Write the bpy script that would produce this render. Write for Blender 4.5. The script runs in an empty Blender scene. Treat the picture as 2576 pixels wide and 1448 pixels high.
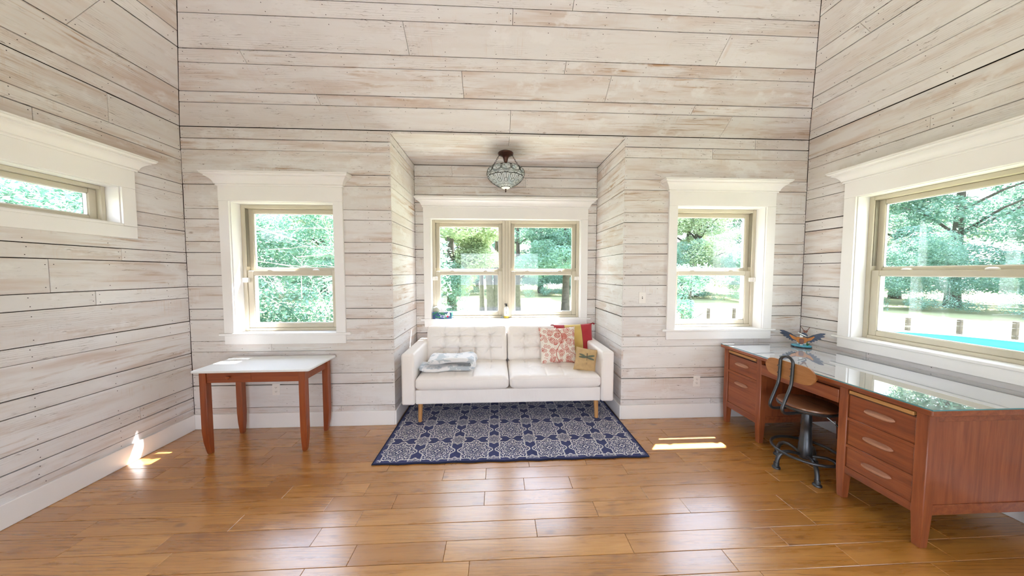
import bpy, bmesh, math, random
import numpy as np
from mathutils import Vector, Matrix

random.seed(7)
D = bpy.data
S = bpy.context.scene
COL = S.collection
PI = math.pi

# ------------------------------------------------------------------ camera, light, exposure
cam_d = D.cameras.new('camera'); cam = D.objects.new('camera', cam_d); COL.objects.link(cam)
cam_d.sensor_fit = 'HORIZONTAL'; cam_d.sensor_width = 36.0; cam_d.lens = 36.0*767.5/2576.0
cam_d.clip_start = 0.05; cam_d.clip_end = 500
cam.location = (0, 0, 1.5)
cam.rotation_euler = (math.radians(90-2.861), 0, math.radians(-2.83))
S.camera = cam

S.view_settings.view_transform = 'Standard'; S.view_settings.look = 'None'
S.view_settings.gamma = 1.0; S.view_settings.use_curve_mapping = False
S.view_settings.exposure = 1.36
S.cycles.max_bounces = 14; S.cycles.diffuse_bounces = 9; S.cycles.glossy_bounces = 6
S.cycles.transparent_max_bounces = 24; S.cycles.transmission_bounces = 8
S.cycles.sample_clamp_indirect = 6.0

SKY = 3.2; SUN = 27.0
w = D.worlds.new('sky'); S.world = w; w.use_nodes = True
wn = w.node_tree.nodes; wl = w.node_tree.links; wn.clear()
wo = wn.new('ShaderNodeOutputWorld'); wb = wn.new('ShaderNodeBackground')
wt = wn.new('ShaderNodeTexCoord'); wsx = wn.new('ShaderNodeSeparateXYZ'); wr = wn.new('ShaderNodeValToRGB')
wl.new(wt.outputs['Generated'], wsx.inputs[0]); wl.new(wsx.outputs['Z'], wr.inputs[0])
wr.color_ramp.elements[0].position = 0.0; wr.color_ramp.elements[0].color = (0.90, 0.95, 1.0, 1)
wr.color_ramp.elements[1].position = 0.9; wr.color_ramp.elements[1].color = (0.58, 0.75, 1.0, 1)
wl.new(wr.outputs[0], wb.inputs[0]); wb.inputs[1].default_value = SKY
wl.new(wb.outputs[0], wo.inputs[0])

sun_d = D.lights.new('sun', 'SUN'); sun = D.objects.new('sun', sun_d); COL.objects.link(sun)
sun_d.energy = SUN; sun_d.angle = math.radians(0.6); sun_d.color = (1.0, 0.98, 0.95)
sun.rotation_euler = Vector((-0.36, -0.39, -1.0)).to_track_quat('-Z', 'Y').to_euler()
sun.location = (8, 8, 20)

# ------------------------------------------------------------------ room numbers
XL, XR, YB, YF, ZW = -2.90, 3.165, 3.011, -3.05, 2.84
AX0, AX1, AYB, AZ = -1.008, 1.265, 3.85, 2.818      # window alcove
T = 0.75                                            # roof pitch
WT = 0.29                                           # wall thickness

# ------------------------------------------------------------------ helpers
def link(o, parent=None):
    COL.objects.link(o)
    if parent is not None: o.parent = parent
    return o

def tag(o, label=None, cat=None, group=None, kind=None):
    if label: o['label'] = label
    if cat: o['category'] = cat
    if group: o['group'] = group
    if kind: o['kind'] = kind
    return o

def empty(name, loc=(0, 0, 0), rz=0.0, mat=None):
    o = D.objects.new(name, None); link(o); o.empty_display_size = 0.1
    if mat is not None: o.matrix_world = mat
    else:
        o.location = loc; o.rotation_euler = (0, 0, rz)
    return o

class MB:
    """collects shapes, builds one mesh object"""
    def __init__(s): s.v = []; s.f = []; s.m = []
    def add(s, vs, fs, mi=0):
        n = len(s.v); s.v += [tuple(p) for p in vs]
        s.f += [tuple(i+n for i in f) for f in fs]; s.m += [mi]*len(fs)
    def box(s, x0, x1, y0, y1, z0, z1, mi=0):
        v = [(x, y, z) for x in (x0, x1) for y in (y0, y1) for z in (z0, z1)]
        s.add(v, [(0, 1, 3, 2), (4, 6, 7, 5), (0, 4, 5, 1), (2, 3, 7, 6), (0, 2, 6, 4), (1, 5, 7, 3)], mi)
        return s
    def frustum(s, c0, sx0, sy0, c1, sx1, sy1, mi=0):
        v = []
        for (c, sx, sy) in ((c0, sx0, sy0), (c1, sx1, sy1)):
            for a, b in ((-1, -1), (1, -1), (1, 1), (-1, 1)):
                v.append((c[0]+a*sx/2, c[1]+b*sy/2, c[2]))
        s.add(v, [(3, 2, 1, 0), (4, 5, 6, 7), (0, 1, 5, 4), (1, 2, 6, 5), (2, 3, 7, 6), (3, 0, 4, 7)], mi)
        return s
    def loft(s, secs):
        """secs: list of (cx, cy, z, wx, wy) square sections, one closed skin"""
        v = []; f = []
        for (cx, cy, z, wx, wy) in secs:
            v += [(cx+a*wx/2, cy+b*wy/2, z) for a, b in ((-1, -1), (1, -1), (1, 1), (-1, 1))]
        for i in range(len(secs)-1):
            for k in range(4):
                f.append((4*i+k, 4*i+(k+1) % 4, 4*i+4+(k+1) % 4, 4*i+4+k))
        n = 4*(len(secs)-1)
        f += [(3, 2, 1, 0), (n, n+1, n+2, n+3)]
        s.add(v, f); return s
    def prism(s, poly, z0, z1, mi=0, ax=2):
        """poly in the plane of the two other axes (cyclic order), extruded along ax"""
        n = len(poly)
        def P(a, b, c):
            return {2: (a, b, c), 1: (b, c, a), 0: (c, a, b)}[ax]
        v = [P(a, b, z0) for a, b in poly]+[P(a, b, z1) for a, b in poly]
        f = [tuple(range(n-1, -1, -1)), tuple(range(n, 2*n))]
        f += [(i, (i+1) % n, n+(i+1) % n, n+i) for i in range(n)]
        s.add(v, f, mi); return s
    def lathe(s, prof, c=(0, 0, 0), n=32, mi=0, axis='Z', cap=True):
        """prof list of (r, z)"""
        v = []; f = []
        for r, z in prof:
            for k in range(n):
                a = 2*PI*k/n
                p = (r*math.cos(a), r*math.sin(a), z)
                if axis == 'Y': p = (p[0], p[2], p[1])
                if axis == 'X': p = (p[2], p[0], p[1])
                v.append((c[0]+p[0], c[1]+p[1], c[2]+p[2]))
        for i in range(len(prof)-1):
            for k in range(n):
                k2 = (k+1) % n
                f.append((i*n+k, i*n+k2, (i+1)*n+k2, (i+1)*n+k))
        if cap and prof[0][0] > 1e-4: f.append(tuple(range(n-1, -1, -1)))
        if cap and prof[-1][0] > 1e-4: f.append(tuple((len(prof)-1)*n+k for k in range(n)))
        s.add(v, f, mi); return s
    def tube(s, pts, r, n=10, mi=0, closed=False):
        """round tube along points; r number or list"""
        pts = [Vector(p) for p in pts]; m = len(pts)
        rs = r if isinstance(r, (list, tuple)) else [r]*m
        tan = []
        for i in range(m):
            a = pts[(i-1) % m] if (closed or i > 0) else pts[i]
            b = pts[(i+1) % m] if (closed or i < m-1) else pts[i]
            t = (b-a); tan.append(t.normalized() if t.length > 1e-9 else Vector((0, 0, 1)))
        up = Vector((0, 0, 1)) if abs(tan[0].z) < .9 else Vector((1, 0, 0))
        nx = tan[0].cross(up).normalized()
        v = []; f = []
        for i in range(m):
            nx = (nx-tan[i]*nx.dot(tan[i]))
            nx = nx.normalized() if nx.length > 1e-6 else tan[i].orthogonal().normalized()
            ny = tan[i].cross(nx)
            for k in range(n):
                a = 2*PI*k/n
                v.append(pts[i]+(nx*math.cos(a)+ny*math.sin(a))*rs[i])
        for i in range(m if closed else m-1):
            for k in range(n):
                j = (i+1) % m; k2 = (k+1) % n
                f.append((i*n+k, i*n+k2, j*n+k2, j*n+k))
        if not closed:
            f.append(tuple(range(n-1, -1, -1))); f.append(tuple((m-1)*n+k for k in range(n)))
        s.add(v, f, mi); return s
    def grid(s, P, nu, nv, mi=0, wrapu=False):
        """P[i][j] points"""
        v = [P[i][j] for i in range(nu) for j in range(nv)]
        f = []
        for i in range(nu if wrapu else nu-1):
            for j in range(nv-1):
                i2 = (i+1) % nu
                f.append((i*nv+j, i2*nv+j, i2*nv+j+1, i*nv+j+1))
        s.add(v, f, mi); return s
    def xf(s, M):
        s.v = [tuple(M @ Vector(p)) for p in s.v]; return s
    def build(s, name, mat, parent=None, smooth=None, bevel=0, seg=2, recalc=False):
        me = D.meshes.new(name); me.from_pydata(s.v, [], s.f)
        mats = mat if isinstance(mat, (list, tuple)) else [mat]
        for m in mats: me.materials.append(m)
        if len(mats) > 1: me.polygons.foreach_set('material_index', s.m)
        if recalc:
            bm = bmesh.new(); bm.from_mesh(me)
            bmesh.ops.remove_doubles(bm, verts=bm.verts, dist=1e-5)
            bmesh.ops.recalc_face_normals(bm, faces=bm.faces); bm.to_mesh(me); bm.free()
        if smooth is not None:
            me.polygons.foreach_set('use_smooth', [True]*len(me.polygons))
            me.set_sharp_from_angle(angle=math.radians(smooth))
        me.update()
        o = D.objects.new(name, me); link(o, parent)
        if bevel:
            b = o.modifiers.new('bevel', 'BEVEL'); b.width = bevel; b.segments = seg
            b.limit_method = 'ANGLE'; b.angle_limit = math.radians(40)
            me.polygons.foreach_set('use_smooth', [True]*len(me.polygons))
            me.set_sharp_from_angle(angle=math.radians(60))
        return o

def frame(O, U, V):
    U = Vector(U).normalized(); V = Vector(V).normalized(); N = U.cross(V)
    M = Matrix.Identity(4)
    for i in range(3):
        M[i][0] = U[i]; M[i][1] = V[i]; M[i][2] = N[i]; M[i][3] = O[i]
    return M

# ------------------------------------------------------------------ materials
class NT:
    def __init__(s, name):
        s.m = D.materials.new(name); s.m.use_nodes = True
        s.n = s.m.node_tree.nodes; s.l = s.m.node_tree.links; s.n.clear()
        s.out = s.n.new('ShaderNodeOutputMaterial')
    def node(s, t, **kw):
        nd = s.n.new(t)
        for k, v in kw.items(): setattr(nd, k, v)
        return nd
    def setin(s, sock, v):
        if hasattr(v, 'is_linked') or hasattr(v, 'links'): s.l.new(v, sock)
        else:
            if sock.type == 'RGBA' and not hasattr(v, '__len__'): v = (v, v, v, 1)
            if sock.type == 'RGBA' and len(v) == 3: v = (*v, 1)
            sock.default_value = v
    def math(s, op, a, b=None, c=None, clamp=False):
        nd = s.node('ShaderNodeMath', operation=op); nd.use_clamp = clamp
        s.setin(nd.inputs[0], a)
        if b is not None: s.setin(nd.inputs[1], b)
        if c is not None: s.setin(nd.inputs[2], c)
        return nd.outputs[0]
    def vmath(s, op, a, b=None, out=0, scale=None):
        nd = s.node('ShaderNodeVectorMath', operation=op); s.setin(nd.inputs[0], a)
        if b is not None: s.setin(nd.inputs[1], b)
        if scale is not None: s.setin(nd.inputs['Scale'], scale)
        return nd.outputs[out]
    def obj(s): return s.node('ShaderNodeTexCoord').outputs['Object']
    def rnd(s): return s.node('ShaderNodeObjectInfo').outputs['Random']
    def map(s, vec, scale=(1, 1, 1), loc=(0, 0, 0), rot=(0, 0, 0)):
        nd = s.node('ShaderNodeMapping'); s.setin(nd.inputs['Vector'], vec)
        s.setin(nd.inputs['Scale'], scale); s.setin(nd.inputs['Location'], loc); s.setin(nd.inputs['Rotation'], rot)
        return nd.outputs[0]
    def noise(s, vec, scale=5, detail=3, rough=.5, dist=0, out=0):
        nd = s.node('ShaderNodeTexNoise'); s.setin(nd.inputs['Vector'], vec)
        s.setin(nd.inputs['Scale'], scale); s.setin(nd.inputs['Detail'], detail)
        s.setin(nd.inputs['Roughness'], rough); s.setin(nd.inputs['Distortion'], dist)
        return nd.outputs[out]
    def vor(s, vec, scale=5, out='Distance', feature='F1', rand=1.0):
        nd = s.node('ShaderNodeTexVoronoi', feature=feature); s.setin(nd.inputs['Vector'], vec)
        s.setin(nd.inputs['Scale'], scale); s.setin(nd.inputs['Randomness'], rand)
        return nd.outputs[out]
    def ramp(s, fac, stops):
        nd = s.node('ShaderNodeValToRGB'); s.setin(nd.inputs[0], fac)
        e = nd.color_ramp.elements
        while len(e) < len(stops): e.new(0.5)
        for k, (p, c) in enumerate(stops):
            e[k].position = p
            if not hasattr(c, '__len__'): c = (c, c, c)
            e[k].color = (*c[:3], 1)
        return nd.outputs[0]
    def mr(s, v, a, b, c=0., d=1., smooth=False):
        nd = s.node('ShaderNodeMapRange'); nd.clamp = True
        if smooth: nd.interpolation_type = 'SMOOTHSTEP'
        s.setin(nd.inputs[0], v)
        for i, x in enumerate((a, b, c, d)): s.setin(nd.inputs[i+1], x)
        return nd.outputs[0]
    def mix(s, f, a, b, mode='MIX'):
        nd = s.node('ShaderNodeMix', data_type='RGBA', blend_type=mode)
        s.setin(nd.inputs[0], f); s.setin(nd.inputs[6], a); s.setin(nd.inputs[7], b)
        return nd.outputs[2]
    def sep(s, v):
        nd = s.node('ShaderNodeSeparateXYZ'); s.setin(nd.inputs[0], v); return nd.outputs
    def comb(s, x, y, z=0.):
        nd = s.node('ShaderNodeCombineXYZ')
        for i, q in enumerate((x, y, z)): s.setin(nd.inputs[i], q)
        return nd.outputs[0]
    def bump(s, h, strength=.3, dist=.01):
        nd = s.node('ShaderNodeBump'); s.setin(nd.inputs['Height'], h)
        nd.inputs['Strength'].default_value = strength; nd.inputs['Distance'].default_value = dist
        return nd.outputs[0]
    def bsdf(s, color, rough=.5, normal=None, **kw):
        nd = s.node('ShaderNodeBsdfPrincipled')
        s.setin(nd.inputs['Base Color'], color); s.setin(nd.inputs['Roughness'], rough)
        if normal is not None: s.l.new(normal, nd.inputs['Normal'])
        for k, v in kw.items(): s.setin(nd.inputs[k.replace('_', ' ')], v)
        s.l.new(nd.outputs[0], s.out.inputs[0]); return s.m

def simple(name, color, rough=.5, noise=0.06, nscale=8, bump=0, bscale=60, **kw):
    t = NT(name); p = t.obj()
    n = t.noise(p, nscale, 3)
    c2 = tuple(max(0, x*(1-noise*2)) for x in color)
    col = t.mix(t.mr(n, .35, .7), color, c2)
    nm = t.bump(t.noise(p, bscale, 3), bump, .002) if bump else None
    return t.bsdf(col, rough, nm, **kw)

def whitewash(name, tint=(1, 1, 1), wood=1.0):
    """reclaimed plank under worn white wash; grain runs along local X"""
    t = NT(name); r = t.rnd()
    p = t.vmath('ADD', t.obj(), t.comb(t.math('MULTIPLY', r, 37.), t.math('MULTIPLY', r, 91.), t.math('MULTIPLY', r, 13.)))
    white = tuple(a*b for a, b in zip((.765, .752, .748), tint))
    c = t.mix(t.mr(r, 0, 1), white, tuple(a*b for a, b in zip((.69, .665, .655), tint)))
    r2 = t.math('ADD', .25, t.math('MULTIPLY', t.math('FRACT', t.math('MULTIPLY', r, 7.31)), 1.05))
    # pinkish thin wash in long brushed zones
    z1 = t.noise(t.map(p, (.9, 7, 1)), 1.6, 4, .6)
    c = t.mix(t.math('MULTIPLY', t.mr(z1, .44, .70), r2, None, True), c, (.60, .505, .45))
    # bare tan wood in streaks
    z2 = t.noise(t.map(p, (1.6, 26, 1)), 1.4, 5, .62, .4)
    z3 = t.noise(t.map(p, (.8, 3.0, 1)), 1.5, 2)
    st = t.math('MULTIPLY', t.mr(z2, .52, .68), t.mr(z3, .47, .64))
    c = t.mix(t.math('MULTIPLY', st, r2, None, True), c, (.43, .28, .175))
    # cross-brushed saw marks
    z4 = t.noise(t.map(p, (60, 1.2, 1)), 1.2, 3, .6)
    z5 = t.noise(t.map(p, (2.2, 6, 1), (7, 3, 0)), 1.3, 2)
    c = t.mix(t.math('MULTIPLY', t.math('MULTIPLY', t.mr(z4, .52, .72), t.mr(z5, .58, .70)), .5*wood), c, (.60, .46, .36))
    # dark grain lines, cathedral arcs
    wv = t.node('ShaderNodeTexWave', wave_type='RINGS', rings_direction='Z', wave_profile='SAW')
    t.l.new(t.map(p, (1.1, 9, 1)), wv.inputs['Vector'])
    wv.inputs['Scale'].default_value = 2.6; wv.inputs['Distortion'].default_value = 5.5
    wv.inputs['Detail'].default_value = 3; wv.inputs['Detail Scale'].default_value = 1.4
    z6 = t.noise(t.map(p, (1.5, 5, 1), (3, 9, 0)), 1.4, 3)
    arc = t.math('MULTIPLY', t.mr(wv.outputs['Fac'], .93, .99), t.mr(z6, .50, .60))
    wob = t.math('MULTIPLY', t.math('SUBTRACT', t.noise(t.map(p, (7, 9, 1)), 1.5, 3, .6), .5), .05)
    pw = t.vmath('ADD', p, t.comb(0., wob, 0.))
    z7 = t.noise(t.map(pw, (9, 110, 1)), 1.2, 4, .7)
    ln = t.math('MULTIPLY', t.mr(z7, .61, .70), t.mr(z6, .42, .58))
    # brushed-on solid white patches
    wp = t.noise(t.map(p, (3.2, 5, 1), (11, 6, 0)), 1.2, 4, .65)
    c = t.mix(t.math('MULTIPLY', t.mr(wp, .56, .64), .75), c, white)
    dk = t.math('MAXIMUM', t.math('MULTIPLY', arc, .85), t.math('MULTIPLY', ln, .85))
    c = t.mix(dk, c, (.15, .105, .085))
    # knots
    kn = t.vmath('ADD', t.map(p, (1.5, 2.6, 1)), t.vmath('SCALE', t.noise(p, 40, 3, .6, 0, 1), scale=.03))
    kv = t.vor(kn, 1.0)
    c = t.mix(t.math('MULTIPLY', t.mr(kv, .042, .018), .8), c, (.26, .17, .12))
    # rough unpainted edge here and there
    h = t.math('ADD', t.math('MULTIPLY', dk, -1.), t.math('MULTIPLY', z2, .4))
    return t.bsdf(c, t.mr(z2, .3, .7, .55, .75), t.bump(h, .25, .004))

def floorwood(name):
    t = NT(name); r = t.rnd()
    p = t.vmath('ADD', t.obj(), t.comb(t.math('MULTIPLY', r, 53.), t.math('MULTIPLY', r, 17.), t.math('MULTIPLY', r, 29.)))
    g1 = t.noise(t.map(p, (1.3, 15, 1)), 1.7, 5, .6, .6)
    c = t.ramp(g1, [(.25, (.36, .150, .024)), (.5, (.55, .255, .050)), (.75, (.66, .34, .085))])
    c = t.mix(t.mr(r, 0, 1, 0, .65), c, (.34, .130, .022))
    wv = t.node('ShaderNodeTexWave', wave_type='RINGS', rings_direction='Z', wave_profile='SAW')
    t.l.new(t.map(p, (1.0, 8, 1)), wv.inputs['Vector'])
    wv.inputs['Scale'].default_value = 2.2; wv.inputs['Distortion'].default_value = 5
    wv.inputs['Detail'].default_value = 3; wv.inputs['Detail Scale'].default_value = 1.3
    z6 = t.noise(t.map(p, (1.2, 4, 1), (5, 2, 0)), 1.4, 3)
    arc = t.math('MULTIPLY', t.mr(wv.outputs['Fac'], .80, .96), t.mr(z6, .47, .58))
    z7 = t.noise(t.map(p, (5, 110, 1)), 1.2, 4, .6)
    ln = t.mr(z7, .58, .74)
    c = t.mix(t.math('MULTIPLY', t.math('MAXIMUM', arc, t.math('MULTIPLY', ln, .6)), .75), c, (.15, .045, .008))
    sm = t.noise(t.map(p, (2.4, 9, 1), (8, 1, 0)), 1.3, 3, .6)
    c = t.mix(t.math('MULTIPLY', t.mr(sm, .60, .72), .6), c, (.17, .055, .018))
    kv = t.vor(t.map(p, (1.6, 3.0, 1)), 1.0)
    c = t.mix(t.math('MULTIPLY', t.mr(kv, .07, .03), .6), c, (.12, .04, .014))
    # hand-scraped relief
    h = t.noise(t.map(p, (2.2, 16, 1)), 1.5, 3)
    h2 = t.noise(t.map(p, (22, 5, 1)), 1.2, 2)
    hh = t.math('ADD', h, t.math('ADD', t.math('MULTIPLY', h2, .35), t.math('MULTIPLY', ln, -.25)))
    return t.bsdf(c, t.mr(g1, .3, .7, .24, .36), t.bump(hh, .27, .006), Specular_IOR_Level=.5, Coat_Weight=.85, Coat_Roughness=.23, Coat_IOR=1.9)

def furnwood(name, dark, mid, light, rough=.4, scale=(1.2, 22, 22), axis='X', coat=0.0):
    t = NT(name); r = t.rnd()
    p = t.vmath('ADD', t.obj(), t.comb(t.math('MULTIPLY', r, 31.), t.math('MULTIPLY', r, 7.), t.math('MULTIPLY', r, 11.)))
    sc = {'X': scale, 'Y': (scale[1], scale[0], scale[2]), 'Z': (scale[1], scale[2], scale[0])}[axis]
    g = t.noise(t.map(p, sc), 1.6, 5, .6, .5)
    c = t.ramp(g, [(.25, dark), (.5, mid), (.78, light)])
    f = t.noise(t.map(p, tuple(q*4 for q in sc)), 1.5, 3)
    c = t.mix(t.math('MULTIPLY', t.mr(f, .56, .72), .4), c, dark)
    return t.bsdf(c, rough, t.bump(f, .08, .002), Coat_Weight=coat, Coat_Roughness=.15)

def glassmat(name, tint, refl=.06):
    t = NT(name)
    tr = t.node('ShaderNodeBsdfTransparent'); t.setin(tr.inputs[0], tint)
    gl = t.node('ShaderNodeBsdfGlossy'); gl.inputs['Roughness'].default_value = 0.0
    t.setin(gl.inputs[0], (.9, 1.0, 1.0))
    lw_ = t.node('ShaderNodeLayerWeight'); lw_.inputs[0].default_value = .5
    f = t.math('ADD', refl, t.math('MULTIPLY', t.math('POWER', lw_.outputs['Facing'], 5.), 1-refl))
    mx = t.node('ShaderNodeMixShader'); t.l.new(f, mx.inputs[0])
    t.l.new(tr.outputs[0], mx.inputs[1]); t.l.new(gl.outputs[0], mx.inputs[2])
    t.l.new(mx.outputs[0], t.out.inputs[0]); return t.m

def leafmat(name, c1, c2, transl=.45):
    t = NT(name)
    p = t.obj(); n = t.noise(p, 1.1, 3); n2 = t.noise(p, 23, 2)
    c = t.mix(t.mr(t.math('ADD', t.math('MULTIPLY', n, .6), t.math('MULTIPLY', n2, .4)), .35, .65), c1, c2)
    d = t.node('ShaderNodeBsdfDiffuse'); t.setin(d.inputs[0], c)
    tl = t.node('ShaderNodeBsdfTranslucent'); t.setin(tl.inputs[0], t.mix(.5, c, (c2[0]*1.3, c2[1]*1.3, c2[2]*.8)))
    g = t.node('ShaderNodeBsdfGlossy'); g.inputs['Roughness'].default_value = .45; t.setin(g.inputs[0], (.9, .95, 1))
    mx = t.node('ShaderNodeMixShader'); mx.inputs[0].default_value = transl
    t.l.new(d.outputs[0], mx.inputs[1]); t.l.new(tl.outputs[0], mx.inputs[2])
    m2 = t.node('ShaderNodeMixShader'); m2.inputs[0].default_value = .06
    t.l.new(mx.outputs[0], m2.inputs[1]); t.l.new(g.outputs[0], m2.inputs[2])
    t.l.new(m2.outputs[0], t.out.inputs[0]); return t.m

M = {}
M['plank'] = whitewash('whitewashed_plank')
M['backing'] = simple('dark_sheathing', (.035, .024, .018), .9, .2)
M['nail'] = simple('rusty_nail', (.05, .04, .035), .6)
M['trim'] = simple('white_trim_paint', (.865, .855, .85), .38, .01, 3)
M['tan'] = simple('almond_vinyl', (.60, .55, .44), .4, .02)
M['darktrack'] = simple('dark_track', (.26, .235, .18), .6)
M['pane'] = glassmat('window_glass', (.99, .985, 1.0), .024)
M['floor'] = floorwood('scraped_oak_floor')
M['leather'] = None
t = NT('cream_leather'); p = t.obj()
M['leather'] = t.bsdf(t.mix(t.mr(t.noise(p, 3, 3), .35, .7), (.87, .83, .80), (.82, .775, .745)), .42,
                      t.bump(t.math('ADD', t.noise(p, 260, 2), t.math('MULTIPLY', t.noise(t.map(p, (26, 26, 9)), 1.4, 3), 3.)), .16, .003))
M['oak'] = furnwood('honey_oak', (.45, .21, .07), (.58, .30, .11), (.66, .37, .15), .4, axis='Z')
M['cherry'] = furnwood('cherry_red_table', (.17, .030, .006), (.27, .055, .010), (.36, .095, .020), .38, axis='Z', coat=.2)
M['cherryX'] = furnwood('cherry_red_rail', (.17, .030, .006), (.27, .055, .010), (.36, .095, .020), .38, axis='X', coat=.2)
M['enamel'] = simple('white_enamel', (.85, .88, .90), .12, .01, 3)
M['desk'] = furnwood('desk_mahogany', (.14, .032, .011), (.26, .066, .020), (.36, .108, .034), .36, axis='Y', coat=.25)
M['deskZ'] = furnwood('desk_mahogany_upright', (.15, .034, .012), (.27, .070, .022), (.37, .112, .037), .36, axis='Z', coat=.25)
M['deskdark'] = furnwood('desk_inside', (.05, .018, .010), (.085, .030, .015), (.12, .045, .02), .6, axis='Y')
M['handle'] = furnwood('worn_handle', (.30, .13, .07), (.42, .21, .13), (.52, .29, .19), .45, axis='Y')
M['slide'] = furnwood('pull_out_board', (.42, .20, .06), (.52, .27, .09), (.6, .33, .12), .45, axis='Y')
t = NT('desk_glass_over_grey')
M['deskglass'] = t.bsdf(t.mix(t.mr(t.noise(t.map(t.obj(), (2, 2, 2)), 1.5, 3), .3, .7), (.36, .37, .38), (.31, .31, .32)), .015, None,
                        Specular_IOR_Level=1.0, Coat_Weight=1.0, Coat_Roughness=.0, Coat_IOR=1.6)
M['glassedge'] = simple('green_glass_edge', (.10, .30, .33), .1, .02)
M['gunmetal'] = simple('gunmetal', (.085, .09, .098), .38, .15, 14, Metallic=.75)
M['steel'] = simple('brushed_steel', (.45, .47, .5), .28, .1, 20, Metallic=1.0)
M['blackplastic'] = simple('black_plastic', (.02, .02, .022), .4)
M['ply'] = furnwood('chair_plywood', (.30, .12, .035), (.39, .17, .055), (.47, .22, .075), .35, axis='Y')
M['seatwood'] = furnwood('chair_seat_wood', (.13, .05, .02), (.22, .09, .04), (.32, .14, .065), .32, axis='Y', coat=.3)
M['plate'] = simple('white_plastic', (.84, .82, .79), .35, .01)
M['slot'] = simple('dark_slot', (.08, .07, .06), .6)
M['bronze'] = simple('dark_bronze', (.075, .025, .016), .35, .2, 20, Metallic=.5)
M['lead'] = simple('lead_came', (.045, .045, .04), .45, .1, Metallic=.6)
t = NT('art_glass'); p = t.obj()
vr = t.vor(t.map(p, (1, 1, 1)), 26, 'Color')
zz = t.sep(p)[2]
cg = t.mix(t.mr(zz, .10, .17), (.80, .86, .88), (.66, .63, .54))
cg = t.mix(t.math('MULTIPLY', t.mr(t.sep(vr)[0], .6, .9), .6), cg, (.55, .70, .78))
M['artglass'] = t.bsdf(cg, .15, None, Transmission_Weight=.35, IOR=1.1)

# ---- rug
def rugmat():
    t = NT('navy_medallion_rug'); p = t.obj(); s = t.sep(p)
    def medal(ox, oy, sx, sy, R, k, seed):
        u = t.math('SUBTRACT', t.math('FRACT', t.math('ADD', t.math('DIVIDE', s[0], sx), ox)), .5)
        v = t.math('SUBTRACT', t.math('FRACT', t.math('ADD', t.math('DIVIDE', s[1], sy), oy)), .5)
        r = t.math('SQRT', t.math('ADD', t.math('MULTIPLY', u, u), t.math('MULTIPLY', v, v)))
        a = t.math('ARCTAN2', v, u)
        c8 = t.math('COSINE', t.math('MULTIPLY', a, 8.0))
        c4 = t.math('COSINE', t.math('MULTIPLY', a, 4.0))
        edge = t.math('ADD', R, t.math('MULTIPLY', c8, R*.10))
        inside = t.mr(t.math('SUBTRACT', edge, r), 0., .01)
        f1 = t.math('SINE', t.math('ADD', t.math('MULTIPLY', r, k), t.math('MULTIPLY', c8, 2.4)))
        f2 = t.math('SINE', t.math('ADD', t.math('MULTIPLY', a, 16.0), t.math('MULTIPLY', t.math('SINE', t.math('MULTIPLY', r, k*.55)), 2.6)))
        ff = t.math('ADD', t.math('MULTIPLY', f1, .75), t.math('MULTIPLY', f2, .65))
        lace = t.mr(t.math('ABSOLUTE', ff), .46, .36)
        d = t.math('ADD', t.math('ABSOLUTE', u), t.math('ABSOLUTE', v))
        core = t.mr(t.math('ABSOLUTE', t.math('SUBTRACT', d, R*.15)), R*.06, R*.03)
        body = t.math('MULTIPLY', lace, t.mr(r, R*.2, R*.26))
        rim = t.mr(t.math('ABSOLUTE', t.math('SUBTRACT', r, t.math('MULTIPLY', edge, .94))), .022, .010)
        return t.math('MULTIPLY', t.math('MAXIMUM', t.math('MAXIMUM', body, core), rim), inside)
    A = medal(.5, .27, .316, .322, .448, 50., 0)
    B = medal(0., .77, .316, .322, .215, 80., 1)
    n = t.noise(t.map(p, (1, 1, 1)), 95, 2, .6)
    f = t.math('MULTIPLY', t.math('MAXIMUM', A, B), t.mr(n, .30, .46))
    bx = t.mr(t.math('ABSOLUTE', s[0]), 1.075, 1.09, 1., 0.)
    by = t.mr(t.math('ABSOLUTE', s[1]), .70, .712, 1., 0.)
    f = t.math('MULTIPLY', f, t.math('MULTIPLY', bx, by))
    c = t.mix(t.mr(t.noise(p, 60, 2), .3, .7), (.008, .016, .105), (.015, .030, .160))
    c = t.mix(f, c, (.80, .79, .80))
    return t.bsdf(c, .95, t.bump(t.math('ADD', t.noise(p, 380, 2), f), .5, .004), Sheen_Weight=.2)
M['rug'] = rugmat()
M['rugedge'] = simple('navy_binding', (.010, .014, .05), .95, .1, bump=.4, bscale=300)

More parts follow.
